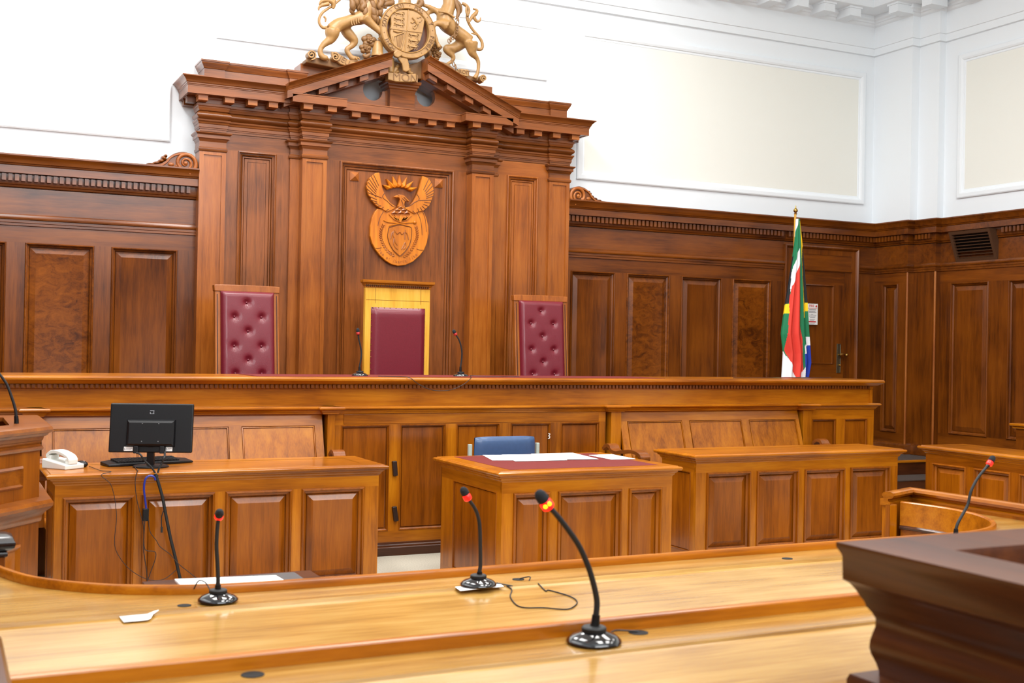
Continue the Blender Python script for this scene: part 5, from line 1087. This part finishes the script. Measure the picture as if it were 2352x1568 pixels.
# ---------------------------------------------------------------- microphones
mgrp = 'gooseneck microphones'
def mic(label, base, neck, ring, head, sc=1.0, y=None, dull=False, leds=False, hdir=None, bend=0):
    """neck/ring/head are (x, z) in a plane at y; head points along ring->head"""
    t = root('microphone', label, 'microphone', base, 0, mgrp)
    bx_, by_, bz_ = base; y = by_ if y is None else y; s = sc
    build('base', MB().lathe((bx_, by_, bz_), [(.060*s, 0), (.065*s, .004*s), (.064*s, .009*s), (.052*s, .019*s), (.032*s, .026*s), (.028*s, .028*s)], 40), blackgl, t, smooth=60)
    build('collar', MB().lathe((bx_, by_, bz_+.026*s), [(.028*s, 0), (.029*s, .003*s), (.029*s, .010*s), (.026*s, .013*s), (.012*s, .014*s)], 28), rubber, t, smooth=30)
    P0 = (bx_, by_, bz_+.034*s)
    n = len(neck); pts = [P0]+[(x, by_+(y-by_)*min(1, (i+1)/n), z) for i, (x, z) in enumerate(neck)]
    build('stem', MB().tube([P0, (pts[1][0], pts[1][1], pts[1][2]), (pts[2][0], pts[2][1], pts[2][2])], [.0115*s, .0105*s, .0095*s], 16), black, t, smooth=40)
    nk = cat([p_ for p_ in pts[1:]], 8)
    build('gooseneck', MB().tube(nk, [.0072*s*(1-.15*i/len(nk)) for i in range(len(nk))], 12), rubber, t, smooth=60)
    r_ = Vector((ring[0], y, ring[1])); h_ = Vector((head[0], y+(hdir or 0), head[1])); d = (h_-r_); L_ = d.length; d.normalize(); e = Vector(nk[-1])
    build('light_ring', MB().tube([r_-d*.012*s, r_-d*.008*s, r_+d*.006*s, r_+d*.010*s], [.010*s, .0145*s, .0145*s, .012*s], 20), dullred if dull else redled, t, smooth=40)
    build('capsule', MB().tube([e, r_-d*.008*s], [.0068*s, .0095*s], 14), black, t, smooth=40)
    hl = max(L_, .03*s); q = [r_+d*.008*s, r_+d*.012*s, r_+d*(hl*.55), r_+d*(hl*1.0), r_+d*(hl*1.25), r_+d*(hl*1.38)]
    build('windshield', MB().tube(q, [.011*s, .0135*s, .0145*s, .0135*s, .009*s, .002*s], 18), foam, t, smooth=60)
    if leds:
        vw = Vector((-.35, -.9, 0)).normalized()
        for k in (-1, 1):
            sd = d.cross(vw).normalized(); c = r_+vw*.0125*s-d*.0+sd*k*.0055*s
            build('indicator_led', MB().ball(tuple(c), .0048*s, 10), amber, t, smooth=60)
    return t
mic('large gooseneck microphone on the front desk with a glowing red and amber ring', (1.385, 2.375, z2), [(1.388,1.009),(1.390,1.030),(1.391,1.064),(1.379,1.110),(1.364,1.149),(1.339,1.196),(1.304,1.241),(1.276,1.272),(1.262,1.286)], *[(1.255,1.292),(1.244,1.306)], leds=True)
mic('gooseneck microphone with red ring on the horseshoe table, its base on a white card', (1.735, 3.79, z1+.004), [(1.740,0.829),(1.739,0.853),(1.742,0.878),(1.740,0.949),(1.736,1.015),(1.726,1.057),(1.710,1.086),(1.694,1.106)], *[(1.686,1.118),(1.675,1.137)])
mic('gooseneck microphone with red ring at the left of the horseshoe table, head towards the camera', (.84, 3.87, z1+.003), [(0.839,0.831),(0.839,0.856),(0.839,0.877),(0.836,0.927),(0.832,0.981),(0.833,1.030),(0.835,1.058),(0.837,1.073)], [(0.838,1.080)][0], [(0.832,1.096)][0], hdir=-.035)
mic('gooseneck microphone on the judges bench left of the pale throne chair', (3.045, 9.0, 1.392), [(3.043,1.438),(3.042,1.465),(3.049,1.507),(3.055,1.570),(3.046,1.629),(3.031,1.688),(3.027,1.716)], *[(3.024,1.733),(3.022,1.754)], sc=1.0, dull=True)
mic('gooseneck microphone on the judges bench right of the pale throne chair', (3.925, 9.0, 1.392), [(3.921,1.444),(3.922,1.473),(3.929,1.524),(3.931,1.589),(3.922,1.644),(3.902,1.698),(3.877,1.733)], *[(3.869,1.744),(3.857,1.765)], sc=1.0, dull=True)
mic('gooseneck microphone with red ring standing on the right arm of the horseshoe table', (4.107, 3.86, z1), [(4.108,0.853),(4.109,0.872),(4.122,0.901),(4.155,0.944),(4.180,0.981),(4.195,1.032),(4.220,1.073),(4.249,1.106),(4.291,1.142)], *[(4.311,1.160),(4.329,1.182)])
mic('gooseneck microphone leaning out of the witness box at the left edge', (.345, 6.0, 1.17), [(0.345,1.260),(0.343,1.281),(0.339,1.311),(0.324,1.363),(0.299,1.430),(0.266,1.479)], *[(0.247,1.505),(0.228,1.531)])
# microphone wires and paper items
mwire = plain('mic_wire', (30, 26, 26), .5)
def wire(label, pts, r=.0022, name='microphone_wire'): return build(name, MB().tube(cat(pts, 6), r, 6), mwire, None, smooth=60, label=label, cat_='wire')
sz = lambda y: z1-.008-(3.79-y)*.046+.003
w1 = [(1.80, 3.80, z1+.008), (1.86, 3.77, z1-.003)]+[(x, y, sz(y)) for x, y in ((1.827, 3.814), (1.845, 3.794), (1.840, 3.735), (1.793, 3.649), (1.765, 3.546), (1.779, 3.503), (1.835, 3.485), (1.901, 3.444), (1.959, 3.484), (1.991, 3.538), (1.993, 3.603), (1.964, 3.688), (1.948, 3.684), (1.975, 3.799), (1.977, 3.859), (1.951, 3.823), )]+[(1.96, 3.83, z1+.012), (1.93, 3.855, z1+.003)]
wire('thin black microphone wire looping across the horseshoe table to a hole', w1)
wire('thin wire sagging over the front edge of the judges bench between two microphones', [(3.13, 8.80, 1.398), (3.25, 8.72, 1.397), (3.33, 8.645, 1.392), (3.40, 8.638, 1.345), (3.50, 8.638, 1.30), (3.60, 8.638, 1.288), (3.70, 8.638, 1.30), (3.80, 8.638, 1.345), (3.86, 8.645, 1.392), (3.92, 8.80, 1.398)], .0026)
wire('short wire lying on the judges bench right of its right microphone', [(4.0, 8.98, 1.40), (4.12, 8.90, 1.398), (4.22, 8.84, 1.398), (4.30, 8.90, 1.398), (4.40, 8.86, 1.398)], .0026)
wire('short black wire from the front desk microphone into its cable hole', [(1.44, 2.40, z2+.012), (1.475, 2.425, z2+.010), (1.51, 2.425, z2+.006), (1.535, 2.42, z2+.003)], .0022)
wire('short wire bending up over the lip behind the left horseshoe microphone', [(.83, 3.93, z1+.02), (.82, 3.97, z1+.045), (.80, 3.985, z1+.05), (.79, 4.01, z1+.02)], .0022)
card = lambda label, pts, z: build('white_card', MB().slab(pts, z, z+.0015), paper, None, label=label, cat_='card')
def scard(label, pts): return build('white_card', MB().loft([[(x, y, sz(y)-.002) for x, y in pts], [(x, y, sz(y)) for x, y in pts]], True, True, True), paper, None, label=label, cat_='card')
card('white card under the base of the middle horseshoe table microphone', [(1.650, 3.80), (1.642, 3.735), (1.815, 3.748), (1.825, 3.812)], z1+.0022)
cc_ = MB(); nn = 8
cc_.loft([[(.525, 3.72, z1-.006), (.520, 3.782, z1-.001)], [(.595, 3.72, z1-.005), (.605, 3.782, z1)], [(.606, 3.73, z1-.003), (.614, 3.788, z1+.002)], [(.618, 3.765, z1+.001), (.626, 3.795, z1+.004)], [(.640, 3.80, z1+.003), (.642, 3.805, z1+.005)]], False)
o = build('white_card', cc_, paper, None, label='curled white card on the left part of the horseshoe table', cat_='card', smooth=60); sd = o.modifiers.new('solid', 'SOLIDIFY'); sd.thickness = .001
# low table with papers and folder behind the lip
lt_ = root('side_table', 'low dark table just behind the curved lip of the horseshoe table', 'table', (1.0, 4.32, 0))
build('table_top', MB().box(.70, 1.34, 4.10, 4.52, .735, .755), wood('dark', 'X'), lt_, bevel=.003)
for x in (.73, 1.29):
    for y in (4.13, 4.47): build('leg', MB().box(x, x+.025, y, y+.025, 0, .735), wood('dark'), lt_)
fd = build('folder', MB().box(.92, 1.255, 4.15, 4.44, .755, .768), plain('grey_folder', (70, 66, 66), .5), None, bevel=.004, label='dark grey folder under the papers on the low table', cat_='folder')
build('paper_sheet', MB().slab([(.80, 4.22), (.80, 4.42), (1.16, 4.36), (1.17, 4.17)], .7685, .776), paper, None, label='thin stack of white papers on the dark folder behind the table lip', cat_='paper')
for o in bpy.data.objects:
    if o.type == 'MESH' and o.name.startswith('t.') : pass
